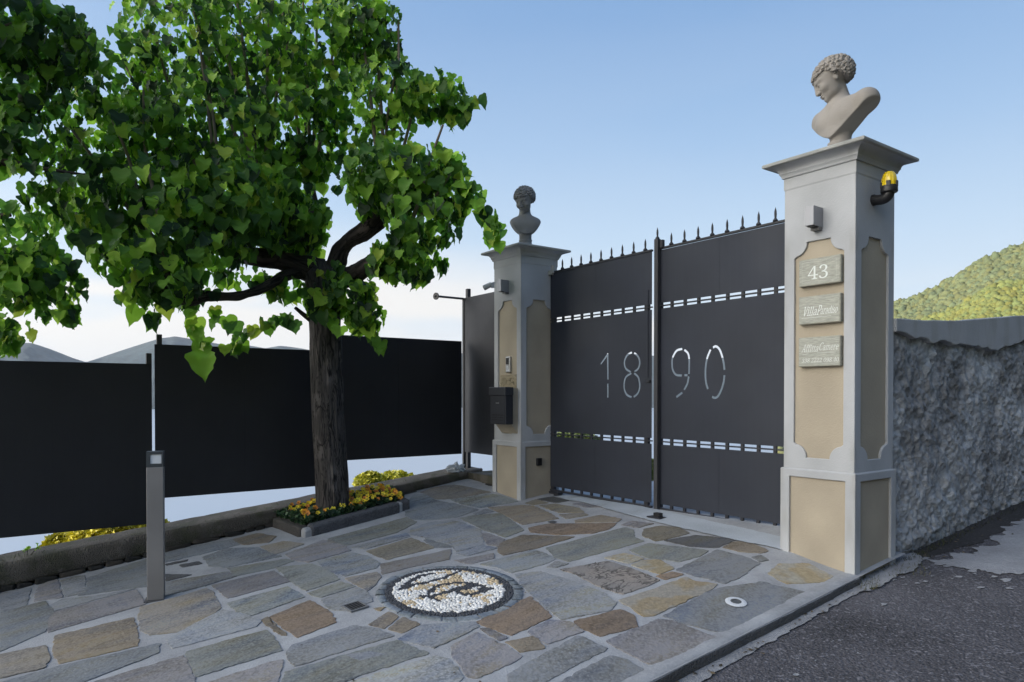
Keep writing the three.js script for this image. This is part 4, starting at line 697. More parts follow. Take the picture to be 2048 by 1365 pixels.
{
  const c = [[686, 1215], [708, 1224], [735, 1216], [712, 1207]].map((q) => onGround(...q)), m = c.reduce((a, b) => a.clone().add(b)).multiplyScalar(0.25);
  const t = thing('drain', 'small square floor drain left of the pebble medallion', 'drain', [m.x, ground(m.x, m.z), m.z], 0.02);
  const slopeTilt = () => { t.rotation.order = 'YXZ'; t.rotation.x = Math.atan(SLOPE); }; slopeTilt();
  add('rim', [box(-0.08, 0.08, 0.002, 0.012, 0.052, 0.064), box(-0.08, 0.08, 0.002, 0.012, -0.064, -0.052), box(-0.08, -0.066, 0.002, 0.012, -0.052, 0.052), box(0.066, 0.08, 0.002, 0.012, -0.052, 0.052)], std(rgb(0.16, 0.165, 0.175), 0.6), t);
  add('grate', box(-0.066, 0.066, 0.0, 0.0085, -0.052, 0.052), std(rgb(0.008, 0.008, 0.009), 0.8), t); const bars = []; for (let k = 0; k < 5; k++) bars.push(box(-0.065, 0.065, 0.0086, 0.0105, -0.042 + k * 0.02, -0.037 + k * 0.02)); add('grate_bar', bars, std(rgb(0.05, 0.05, 0.055), 0.6), t);
  const q = onGround(1472, 1207), r = thing('floor_socket', 'round cement collar with dark centre in the stone near the kerb', 'floor socket', [q.x, ground(q.x, q.z), q.z]); r.rotation.order = 'YXZ'; r.rotation.set(Math.atan(SLOPE), 0, -0.155);
  const ringG = new THREE.RingGeometry(0.033, 0.064, 40, 3).rotateX(-Math.PI / 2); { const p = ringG.attributes.position; for (let i = 0; i < p.count; i++) { const a = Math.atan2(p.getZ(i), p.getX(i)), d = Math.hypot(p.getX(i), p.getZ(i)), k = d > 0.05 ? 1 + 0.07 * (fbm(a * 2 + 9, 1, 3, 0, 6) - 0.5) : 1; p.setXYZ(i, p.getX(i) * k, 0.0125 - (d > 0.06 ? 0.004 : 0), p.getZ(i) * k); } ringG.computeVertexNormals(); }
  add('collar', ringG, std(rgb(0.60, 0.62, 0.65), 0.9, { bumpMap: grainB, bumpScale: 0.004 }), r); add('cap', [new THREE.CircleGeometry(0.031, 32).rotateX(-Math.PI / 2).translate(0, 0.0098, 0), new THREE.TorusGeometry(0.024, 0.003, 6, 24).rotateX(Math.PI / 2).translate(0, 0.0098, 0)], std(rgb(0.10, 0.105, 0.11), 0.6), r);
}
{ // pebble medallion
  const A = onGround(749, 1186), B = onGround(1043.4, 1184), C = onGround(898, 1130), D = onGround(897, 1239.7), c = A.clone().add(B).add(C).add(D).multiplyScalar(0.25);
  const e1 = B.clone().sub(A).multiplyScalar(0.5), e2 = D.clone().sub(C).multiplyScalar(0.5), P = (a, r) => [c.x + (e1.x * Math.cos(a) + e2.x * Math.sin(a)) * r, c.z + (e1.z * Math.cos(a) + e2.z * Math.sin(a)) * r];
  const t = thing('pebble_medallion', 'oval mosaic of white black and ochre pebbles set into the paving', 'mosaic', [c.x, ground(c.x, c.z), c.z]), gy = t.position.y;
  const wedge = (a0, a1, r0, r1, dy) => { const p = [], idx = [], k = 8; for (let i = 0; i <= k; i++) for (const [r, y] of [[r0, -0.02], [r0 + 0.01, dy], [r1 - 0.012, dy], [r1, -0.02]]) { const jit = r > 0.8 ? 1 + 0.008 * Math.sin(i * 2.1 + a0 * 9) : 1; const [x, z] = P(lerp(a0, a1, i / k), r * jit); p.push(x - c.x, ground(x, z) - gy + y, z - c.z); } for (let i = 0; i < k; i++) for (let q = 0; q < 3; q++) { const a = i * 4 + q; idx.push(a, a + 1, a + 4, a + 1, a + 5, a + 4); } const g = new THREE.BufferGeometry(); g.setAttribute('position', new THREE.Float32BufferAttribute(p, 3)); g.setIndex(idx); g.computeVertexNormals(); return g; };
  const ringMats = [[0.23, 0.265, 0.30], [0.19, 0.22, 0.25], [0.27, 0.295, 0.315]].map((c) => std(rgb(...c), 0.8, { map: streaks[0], bumpMap: streakB, bumpScale: 0.004 }));
  const r = rng(88); let a = 0; while (a < 6.2) { const da = Math.min(0.16 + r() * 0.28, 6.283 - a); add('ring_stone', wedge(a + 0.012, a + da - 0.012, 0.875, 0.985 + r() * 0.03, 0.004 + r() * 0.003), ringMats[Math.floor(r() * 3)], t); a += da; }
  add('bed', wedge(0, 6.2832, 0.01, 0.884, 0.0025), std(rgb(0.09, 0.09, 0.095), 0.95), t);
  const M7 = (n) => { const o = []; for (let i = 0; i < n.length; i += 2) o.push([720 + n[i] / 5.689, 1100 + n[i + 1] / 5.689]); return o; };
  const strokes = [[M7([470, 460, 560, 385, 680, 312, 820, 286]), 3.6], [M7([540, 430, 500, 450]), 5], [M7([480, 455, 600, 412, 780, 382, 960, 332, 1060, 292, 1105, 270]), 3.2], [M7([790, 505, 850, 440, 960, 402, 1130, 390, 1300, 396, 1400, 420, 1462, 462]), 3.2], [M7([800, 490, 830, 470]), 5], [M7([700, 540, 800, 552, 900, 522, 1020, 490, 1120, 462, 1200, 432, 1290, 416]), 4.2], [M7([1080, 470, 1230, 440]), 6.5], [M7([820, 568, 900, 600]), 2.5], [M7([1120, 506, 1260, 527, 1390, 492, 1460, 462]), 3.6], [M7([1400, 470, 1455, 460]), 7]];
  const dist = (x, y) => { let best = -9; for (const [s, w] of strokes) for (let i = 0; i < s.length - 1; i++) { const [ax, ay] = s[i], [bx, by] = s[i + 1], k = clamp(((x - ax) * (bx - ax) + (y - ay) * (by - ay) * 6.25) / ((bx - ax) ** 2 + ((by - ay) * 2.5) ** 2)); best = Math.max(best, w * 1.7 - Math.hypot(x - lerp(ax, bx, k), (y - lerp(ay, by, k)) * 2.5)); } return best; };
  const pts = [], cell = new Map(), md = 0.0182, key = (x, z) => Math.floor(x / 0.03) + ',' + Math.floor(z / 0.03);
  for (let k = 0; k < 50000; k++) { const th = r() * 6.283, rr = Math.sqrt(r()) * 0.868, [x, z] = P(th, rr), dd = rr > 0.765 || dist(...project(V3(x, ground(x, z), z))) > -1 ? 0.0145 : md * (0.95 + 0.3 * r()); let ok = true; const ix = Math.floor(x / 0.03), iz = Math.floor(z / 0.03); for (let i = -1; i <= 1 && ok; i++) for (let j = -1; j <= 1 && ok; j++) for (const q of cell.get((ix + i) + ',' + (iz + j)) ?? []) if ((q[0] - x) ** 2 + (q[1] - z) ** 2 < dd * dd) { ok = false; break; } if (!ok) continue; const q = [x, z, rr]; pts.push(q); const kk = key(x, z); if (!cell.has(kk)) cell.set(kk, []); cell.get(kk).push(q); }
  const peb = new THREE.IcosahedronGeometry(1, 2), groups = { white_pebbles: [], ochre_pebbles: [], black_pebbles: [] };
  for (const [x, z, rr] of pts) { const [px, py] = project(V3(x, ground(x, z), z)); const ochre = fbm(px * 0.045 + 3, py * 0.09, 3, 0, 14) + 0.28 - 0.0022 * Math.abs((px - 880) * 0.35 + (py - 1176) * 1.9) * 1.6 - 0.0007 * Math.abs(px - 880); groups[rr > 0.765 || dist(px, py) > 0 ? 'black_pebbles' : ochre + r() * 0.16 > 0.755 ? 'ochre_pebbles' : 'white_pebbles'].push([x, z, rr]); }
  const mm = { white_pebbles: std(0xffffff, 0.6), ochre_pebbles: std(0xffffff, 0.6), black_pebbles: std(0xffffff, 0.75) }, base = { white_pebbles: [0.78, 0.77, 0.75], ochre_pebbles: [0.58, 0.46, 0.30], black_pebbles: [0.055, 0.06, 0.072] };
  for (const n of Object.keys(groups)) { const L = groups[n], im = new THREE.InstancedMesh(peb, mm[n], L.length), q = new THREE.Quaternion(), mt = new THREE.Matrix4(), col = new THREE.Color(); im.name = n; L.forEach(([x, z, rr], i) => { const s = 0.0122 * (0.85 + 0.35 * r()) * (n === 'black_pebbles' ? 0.74 : 1); q.setFromEuler(new THREE.Euler((r() - 0.5) * 0.5, r() * 6.28, (r() - 0.5) * 0.5)); mt.compose(V3(x - c.x, ground(x, z) - gy + 0.005, z - c.z), q, V3(s * 1.05, s * (n === 'black_pebbles' ? 0.5 : 0.7), s * 0.92)); im.setMatrixAt(i, mt); const k = 0.75 + r() * 0.4; col.setRGB(...base[n].map((v) => v * k)); im.setColorAt(i, col); }); stuff(im); t.add(im); }
}
// ---------------------------------------------------------------- trees
function limbTube(pts, seg = 14, rows = 5, amp = 0.12, freq = 6, seed = 1, ridged = 0) {   // pts: [Vector3, radius]; bark relief is real
  const c = new THREE.CatmullRomCurve3(pts.map((p) => p[0]), false, 'centripetal'), n = Math.max(3, (pts.length - 1) * rows), p = [], uv = [], idx = [];
  let N = V3(0.3, 0, 1), len = 0, prev = null;
  for (let i = 0; i <= n; i++) {
    const t = i / n, q = c.getPoint(t), T = c.getTangent(t), f = t * (pts.length - 1), k = Math.min(pts.length - 2, Math.floor(f)), r = lerp(pts[k][1], pts[k + 1][1], f - k);
    N = N.clone().sub(T.clone().multiplyScalar(N.dot(T))).normalize(); const B = T.clone().cross(N);
    if (prev) len += q.distanceTo(prev); prev = q;
    for (let j = 0; j <= seg; j++) {
      const a = j / seg * Math.PI * 2, d = N.clone().multiplyScalar(Math.cos(a)).addScaledVector(B, Math.sin(a));
      let k2 = 1 + amp * (fbm3(q.x * freq + d.x * 1.4, q.y * freq * (ridged ? 0.25 : 1) + d.y, q.z * freq + d.z * 1.4, 3, seed) - 0.5) * 2;
      if (ridged) k2 += ridged * (Math.abs(vnoise3(Math.cos(a) * 6, len * 2.2, Math.sin(a) * 6, seed + 3) - 0.5) * 2 - 0.4);
      const w = q.clone().addScaledVector(d, r * k2); p.push(w.x, w.y, w.z); uv.push(j / seg * (ridged ? 1.2 : 0.6), len);
    }
  }
  for (let i = 0; i < n; i++) for (let j = 0; j < seg; j++) { const a = i * (seg + 1) + j; idx.push(a, a + 1, a + seg + 1, a + 1, a + seg + 2, a + seg + 1); }
  const g = new THREE.BufferGeometry(); g.setAttribute('position', new THREE.Float32BufferAttribute(p, 3)); g.setAttribute('uv', new THREE.Float32BufferAttribute(uv, 2)); g.setIndex(idx); g.computeVertexNormals(); return g;
}
const leafGeos = [0, 1, 2].map((k) => {                                      // heart-shaped toothed leaf, folded along the midrib, cupped and drooping at the tip; length 1 along -y
  const r = rng(60 + k), rows = [[-0.03, 0.24], [0.03, 0.42], [0.13, 0.52], [0.25, 0.53], [0.36, 0.55], [0.48, 0.49], [0.58, 0.46], [0.70, 0.35], [0.80, 0.24], [0.90, 0.09], [1.03, 0.0]], p = [], idx = [], fold = [0.2, 0.42, 0.78][k], droop = [0.24, 0.42, 0.34][k];
  rows.forEach(([t, w], i) => {
    const z = -droop * t * t + 0.03 * Math.sin(i * 1.3 + k * 2), L = w * (0.88 + 0.22 * r()), R = w * (0.88 + 0.22 * r()), wl = 0.06 * Math.sin(i * 1.7 + k), wr = 0.06 * Math.sin(i * 2.3 + k + 1), e = -t + 0.05 * (1 - t);
    p.push(-L, e, z + fold * L * 0.8 + wl, -L * 0.5, (e - t) / 2, z + fold * L * 0.28 + wl * 0.3 + 0.015 * (i % 2), 0, -t - (i ? 0 : 0.05), z - 0.015, R * 0.5, (e - t) / 2, z + fold * R * 0.28 + wr * 0.3 - 0.015 * (i % 2), R, e, z + fold * R * 0.8 + wr);
  });
  for (let i = 0; i < rows.length - 1; i++) for (let j = 0; j < 4; j++) { const a = i * 5 + j; idx.push(a, a + 5, a + 1, a + 1, a + 5, a + 6); }
  const g = new THREE.BufferGeometry(); g.setAttribute('position', new THREE.Float32BufferAttribute(p, 3)); g.setIndex(idx); g.computeVertexNormals(); return g;
});
function leafMatrix(pos, out, size, r, droop = 0.9) {
  const T = out.clone().multiplyScalar(0.45).add(V3((r() - 0.5) * 0.8, -droop + (r() - 0.5) * 0.6, (r() - 0.5) * 0.8)).normalize();
  const N = out.clone().multiplyScalar(0.75).add(V3((r() - 0.5) * 1.4, 0.45 + (r() - 0.5) * 1.0, (r() - 0.5) * 1.4)); N.addScaledVector(T, -N.dot(T)).normalize();
  const Y = T.clone().negate(), X = Y.clone().cross(N); return new THREE.Matrix4().makeBasis(X, Y, N).scale(V3(size * (0.85 + 0.3 * r()), size, size)).setPosition(pos);
}
function foliage(tree, list, nParts, seed) {                                  // the nearest leaves are parts, the mass behind them is one part
  const r = rng(seed), o = tree.position;
  list.forEach((l) => { l.d = l.pos.clone().sub(EYE).dot(FWD); const s = project(l.pos); l.on = s[0] > -20 && s[0] < W + 20 && s[1] > -20 && s[1] < H; });
  list.sort((a, b) => (a.on === b.on ? a.d - b.d : a.on ? -1 : 1));
  list.slice(0, nParts).forEach((l) => { const m = new THREE.Mesh(leafGeos[l.g], M.leaves[l.c]); m.name = 'leaf'; m.castShadow = m.receiveShadow = true; l.m.clone().setPosition(l.pos.clone().sub(o)).decompose(m.position, m.quaternion, m.scale); tree.add(m); });
  for (let g = 0; g < 3; g++) {
    const rest = list.slice(nParts).filter((l) => l.g === g), im = new THREE.InstancedMesh(leafGeos[g], M.leafStuff, rest.length), col = new THREE.Color(); im.name = 'foliage'; im.castShadow = im.receiveShadow = true;
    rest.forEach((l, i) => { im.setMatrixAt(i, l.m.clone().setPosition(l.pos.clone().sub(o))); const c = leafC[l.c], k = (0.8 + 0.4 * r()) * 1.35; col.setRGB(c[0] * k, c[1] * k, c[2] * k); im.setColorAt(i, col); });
    stuff(im); tree.add(im);
  }
}
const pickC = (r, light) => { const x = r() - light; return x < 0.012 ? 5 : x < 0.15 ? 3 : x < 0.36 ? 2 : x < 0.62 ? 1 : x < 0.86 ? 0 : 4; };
function blobLeaves(list, blobsIn, seed, D, size, light = 0) {
  const r = rng(seed);
  for (const [px, py, dd, rx, ry, rz, n0, l2 = 0] of blobsIn) {
    const n = Math.round(n0 * (D > 7 ? lerp(2.5, 1.95, smooth(80, 420, py)) : 1.6));
    const depth = D + dd, c = at(px, py, depth), sx = rx / F * depth, sy = ry / F * depth;
    for (let i = 0; i < n; i++) {
      const d = V3(r() * 2 - 1, r() * 2 - 1, r() * 2 - 1); if (d.lengthSq() > 1 || d.lengthSq() < 0.02) { i--; continue; }
      const rad = 0.45 + 0.55 * Math.pow(r(), 0.6), u = d.clone().normalize(), q = c.clone().addScaledVector(RIGHT, u.x * rad * sx).add(V3(0, u.y * rad * sy, 0)).addScaledVector(FWD, u.z * rad * rz);
      const out = RIGHT.clone().multiplyScalar(u.x).add(V3(0, u.y, 0)).addScaledVector(FWD, u.z - 0.25).normalize(), s = size * (0.6 + 0.65 * r()) * (D > 7 ? lerp(0.58, 0.76, smooth(60, 420, py)) : 0.82);
      if (D > 7 && i % 8 && fbm3(q.x * 2.6, q.y * 2.6, q.z * 2.6, 2, 77) < 0.435) continue;                 // gaps between the leafy sprays
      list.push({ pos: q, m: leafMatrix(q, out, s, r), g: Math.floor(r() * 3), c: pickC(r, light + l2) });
    }
  }
}
function garland(list, pts, D, n, size, seed, light = 0.1, spread = 14) {      // leaves strung along a hanging twig
  const r = rng(seed);
  for (let i = 0; i < n; i++) { const t = i / (n - 1) * (pts.length - 1), k = Math.min(pts.length - 2, Math.floor(t)), f = t - k, px = lerp(pts[k][0], pts[k + 1][0], f) + (r() - 0.5) * spread * 2, py = lerp(pts[k][1], pts[k + 1][1], f) + (r() - 0.5) * spread * 1.4, q = at(px, py, D + (r() - 0.5) * 0.25), out = FWD.clone().negate().addScaledVector(RIGHT, (r() - 0.5) * 1.4).add(V3(0, 0.2, 0)).normalize(); list.push({ pos: q, m: leafMatrix(q, out, size * (0.7 + 0.5 * r()), r), g: Math.floor(r() * 3), c: pickC(r, light) }); }
}
{
  const D = 7.45, TR = 0.86, base = V3(-4.75, ground(-4.75, 1.7) - 0.1, 1.7);
  const t = thing('lime_tree', 'pollarded lime tree with furrowed trunk growing from the flower bed', 'tree', [base.x, base.y, base.z]);
  const L = (g) => g.translate(-base.x, -base.y, -base.z), P = (px, py, d = 0) => at(px, py, D + d), R = (w) => w / 2 / F * D;
  const tr = limbTube([[P(666, 1040), R(82)], [P(665, 1004), R(66)], [P(662, 940), R(63)], [P(657, 860), R(63)], [P(653, 760), R(63)], [P(651, 680), R(62)], [P(650, 620), R(64)], [P(651, 575), R(78)], [P(648, 548), R(84)], [P(644, 528), R(46)]], 72, 12, 0.05, 4, 31, 0.13);
  raw('trunk', L(tr), M.bark, t);
  const limb = (a, seed) => raw('limb', L(limbTube(a.map(([x, y, d, w]) => [P(x, y, d), R(w * 0.86)]), 24, 8, 0.26, 7, seed)), M.limb, t);
  limb([[655, 560, 0, 60], [672, 528, -0.05, 46], [683, 497, -0.1, 36], [703, 476, -0.15, 34], [728, 462, -0.2, 42], [752, 440, -0.25, 48], [768, 420, -0.25, 24]], 41);
  limb([[665, 560, 0, 54], [705, 552, -0.2, 42], [735, 530, -0.4, 34], [762, 512, -0.55, 30], [795, 490, -0.7, 40], [815, 470, -0.75, 26]], 42);
  limb([[640, 548, 0, 70], [600, 532, -0.1, 50], [560, 522, -0.25, 42], [515, 516, -0.4, 40], [480, 508, -0.5, 34], [452, 500, -0.6, 40], [430, 480, -0.6, 24]], 43);
  limb([[545, 520, -0.25, 34], [535, 480, -0.2, 34], [525, 440, -0.2, 30], [518, 410, -0.2, 38], [515, 380, -0.2, 22]], 44);
  limb([[600, 545, -0.1, 30], [568, 552, -0.3, 24], [535, 572, -0.5, 21], [495, 588, -0.7, 19], [455, 594, -0.9, 18], [415, 592, -1.05, 22], [370, 592, -1.2, 40], [345, 570, -1.25, 44], [330, 540, -1.25, 24]], 45);
  limb([[640, 545, 0, 46], [618, 515, 0.3, 36], [625, 450, 0.6, 30], [622, 400, 0.8, 34], [622, 370, 0.8, 20]], 46);
  limb([[636, 650, 0, 15], [612, 634, -0.1, 11], [590, 616, -0.2, 7]], 47);
  const r = rng(71);
  for (const [x0, y0, x1, y1, d] of [[518, 390, 470, -60, -0.3], [522, 390, 540, -40, -0.2], [515, 385, 430, 20, -0.5], [512, 392, 380, -20, -0.6], [450, 490, 395, 60, -0.7], [445, 490, 410, 110, -0.8], [440, 480, 300, 60, -0.6], [430, 480, 250, 120, -0.6], [622, 380, 640, -60, 0.7], [620, 380, 600, -20, 0.6], [626, 380, 690, -50, 0.6], [618, 390, 560, 0, 0.5], [765, 425, 790, 120, -0.3], [768, 425, 740, -30, -0.3], [772, 428, 830, 180, -0.3], [762, 425, 720, 20, -0.3], [812, 475, 880, 250, -0.7], [335, 550, 210, 200, -1.2], [330, 545, 280, 180, -1.2], [340, 550, 150, 260, -1.1], [815, 475, 905, 330, -0.8], [520, 395, 585, 60, -0.2], [768, 424, 800, 40, -0.35], [625, 385, 665, 120, 0.5]]) {
    const q = [0, 1, 2, 3].map((k) => [P(lerp(x0, x1, k / 3) + (r() - 0.5) * 16 * (k > 0), lerp(y0, y1, k / 3), d + (r() - 0.5) * 0.3 * (k > 0)), R(lerp(9, 4, k / 3))]);
    raw('shoot', L(limbTube(q, 7, 5, 0.05, 3, 51)), M.shoot ?? (M.shoot = std(rgb(0.16, 0.13, 0.095), 0.9)), t);
  }
  const list = [];
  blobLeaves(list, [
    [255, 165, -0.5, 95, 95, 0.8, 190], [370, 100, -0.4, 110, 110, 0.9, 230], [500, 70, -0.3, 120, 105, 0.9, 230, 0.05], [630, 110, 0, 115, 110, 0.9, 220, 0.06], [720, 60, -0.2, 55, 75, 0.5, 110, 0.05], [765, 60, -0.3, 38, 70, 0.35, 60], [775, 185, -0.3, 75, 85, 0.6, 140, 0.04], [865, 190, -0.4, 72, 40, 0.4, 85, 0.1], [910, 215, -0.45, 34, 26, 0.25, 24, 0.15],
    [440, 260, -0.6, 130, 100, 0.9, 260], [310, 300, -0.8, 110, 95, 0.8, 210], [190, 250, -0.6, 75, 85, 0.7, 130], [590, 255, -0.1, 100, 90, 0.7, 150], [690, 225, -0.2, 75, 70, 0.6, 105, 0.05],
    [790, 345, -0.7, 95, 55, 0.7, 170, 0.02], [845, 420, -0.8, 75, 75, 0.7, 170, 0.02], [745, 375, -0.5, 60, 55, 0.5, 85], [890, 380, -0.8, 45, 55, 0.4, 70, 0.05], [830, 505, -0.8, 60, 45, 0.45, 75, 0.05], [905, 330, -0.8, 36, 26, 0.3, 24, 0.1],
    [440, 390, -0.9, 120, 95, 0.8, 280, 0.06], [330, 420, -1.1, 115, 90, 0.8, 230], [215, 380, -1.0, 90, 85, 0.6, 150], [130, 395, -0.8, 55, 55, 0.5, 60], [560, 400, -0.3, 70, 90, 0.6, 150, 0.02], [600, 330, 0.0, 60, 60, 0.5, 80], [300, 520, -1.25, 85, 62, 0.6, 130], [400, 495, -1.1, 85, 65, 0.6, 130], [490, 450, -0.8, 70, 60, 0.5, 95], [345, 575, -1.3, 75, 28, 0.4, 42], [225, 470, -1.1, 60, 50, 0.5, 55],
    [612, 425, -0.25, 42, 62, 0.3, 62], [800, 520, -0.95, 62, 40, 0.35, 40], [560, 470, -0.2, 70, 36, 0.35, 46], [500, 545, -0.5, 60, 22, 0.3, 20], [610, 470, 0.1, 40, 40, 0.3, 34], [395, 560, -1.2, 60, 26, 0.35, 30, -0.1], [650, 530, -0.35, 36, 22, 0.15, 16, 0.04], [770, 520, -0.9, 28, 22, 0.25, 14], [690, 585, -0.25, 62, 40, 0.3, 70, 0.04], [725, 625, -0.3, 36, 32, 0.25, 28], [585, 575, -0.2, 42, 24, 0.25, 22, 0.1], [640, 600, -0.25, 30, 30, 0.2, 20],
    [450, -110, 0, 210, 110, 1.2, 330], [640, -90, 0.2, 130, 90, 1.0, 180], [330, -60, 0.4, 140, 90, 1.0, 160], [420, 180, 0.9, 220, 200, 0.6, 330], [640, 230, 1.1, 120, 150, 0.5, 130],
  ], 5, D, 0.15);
  garland(list, [[920, 350], [955, 385], [978, 425], [990, 465], [985, 490]], D - 0.9, 34, 0.12, 6, 0.05, 12);
  garland(list, [[930, 205], [948, 190], [915, 235]], D - 0.5, 12, 0.11, 7, 0.3, 10);
  garland(list, [[880, 285], [895, 310], [885, 300]], D - 0.6, 6, 0.13, 8, 0, 14);
  garland(list, [[600, 640], [560, 632], [530, 645], [500, 665], [470, 685], [460, 690]], D - 0.5, 24, 0.12, 9, 0.12, 12);
  garland(list, [[590, 580], [555, 570], [540, 590]], D - 0.3, 8, 0.13, 10, 0.15, 10);
  garland(list, [[735, 640], [748, 665], [755, 685]], D - 0.3, 9, 0.14, 11, 0.05, 8);
  garland(list, [[385, 620], [395, 655], [410, 690]], D - 1.3, 7, 0.15, 12, 0.02, 12); garland(list, [[305, 630], [325, 640], [290, 625]], D - 1.3, 7, 0.15, 13, 0, 14); garland(list, [[430, 615], [450, 640], [470, 660]], D - 1.1, 7, 0.14, 14, 0.05, 10); garland(list, [[245, 590], [270, 585], [330, 600]], D - 1.3, 9, 0.16, 15, 0, 10);
  garland(list, [[410, 690], [412, 706]], D - 1.6, 2, 0.2, 16, 0.6, 1);
  garland(list, [[610, 600], [650, 620], [680, 650]], D - 0.35, 10, 0.13, 17, 0.02, 12);
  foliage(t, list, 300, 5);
  // seed tassel hanging from the right limb
  const tass = []; for (let k = 0; k < 16; k++) tass.push(new THREE.IcosahedronGeometry(0.011, 1).translate((r() - 0.5) * 0.03, -k * 0.009, (r() - 0.5) * 0.03)); const tm = add('seed_tassel', tass.concat([new THREE.CylinderGeometry(0.002, 0.002, 0.09, 5).translate(0, 0.04, 0)]), M.black, t); tm.position.copy(P(790, 545, -0.75).sub(base)); stuff(tm);
}
{ // second tree, its trunk outside the frame on the left
  const D = 5.4, b = at(-330, 1250, D + 0.4), base = V3(b.x, ground(Math.max(b.x, -5), b.z) - 0.1, b.z);
  const t = thing('lime_tree', 'leafy branches of a second tree hanging in at the left edge of the picture', 'tree', [base.x, base.y, base.z]);
  const L = (g) => g.translate(-base.x, -base.y, -base.z), P = (px, py, d = 0) => at(px, py, D + d), R = (w) => w / 2 / F * D;
  raw('trunk', L(limbTube([[base.clone().add(V3(0, -0.1, 0)), 0.23], [P(-330, 1000, 0.4), 0.2], [P(-325, 700, 0.4), 0.19], [P(-320, 480, 0.35), 0.2], [P(-315, 440, 0.35), 0.1]], 40, 8, 0.06, 4, 61, 0.12)), M.bark, t);
  for (const a of [[[-320, 480, 0.3, 90], [-200, 380, 0.1, 50], [-90, 330, 0, 30], [10, 325, 0, 14], [90, 338, 0, 8], [170, 350, 0.1, 5]], [[-320, 470, 0.3, 80], [-240, 250, 0.2, 44], [-120, 120, 0.1, 24], [0, 60, 0, 12], [80, 30, 0, 6]], [[-320, 490, 0.3, 60], [-180, 460, -0.1, 30], [-60, 440, -0.3, 16], [20, 430, -0.3, 8]]]) raw('limb', L(limbTube(a.map(([x, y, d, w]) => [P(x, y, d), R(w)]), 14, 6, 0.1, 5, 63)), M.limb, t);
  const list = [];
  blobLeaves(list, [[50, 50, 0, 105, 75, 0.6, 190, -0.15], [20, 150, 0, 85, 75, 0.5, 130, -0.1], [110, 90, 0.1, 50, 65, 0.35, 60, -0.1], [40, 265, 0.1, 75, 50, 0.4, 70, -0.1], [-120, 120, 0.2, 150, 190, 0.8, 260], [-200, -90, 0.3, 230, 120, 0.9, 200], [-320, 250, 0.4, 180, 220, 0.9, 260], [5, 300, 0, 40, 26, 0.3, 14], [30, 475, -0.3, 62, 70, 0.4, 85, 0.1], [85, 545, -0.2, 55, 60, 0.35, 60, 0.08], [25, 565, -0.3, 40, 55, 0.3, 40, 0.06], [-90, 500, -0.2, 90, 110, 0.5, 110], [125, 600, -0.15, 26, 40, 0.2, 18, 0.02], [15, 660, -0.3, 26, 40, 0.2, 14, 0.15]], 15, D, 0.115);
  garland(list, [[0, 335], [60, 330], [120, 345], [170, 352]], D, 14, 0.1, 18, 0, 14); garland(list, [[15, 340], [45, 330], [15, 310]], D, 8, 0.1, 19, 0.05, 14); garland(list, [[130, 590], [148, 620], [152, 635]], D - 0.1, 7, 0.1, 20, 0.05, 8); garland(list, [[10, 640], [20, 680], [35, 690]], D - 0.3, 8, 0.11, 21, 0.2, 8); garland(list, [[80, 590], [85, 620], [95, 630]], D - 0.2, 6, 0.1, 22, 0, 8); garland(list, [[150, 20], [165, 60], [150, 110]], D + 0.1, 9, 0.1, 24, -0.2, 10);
  foliage(t, list, 260, 6);
}
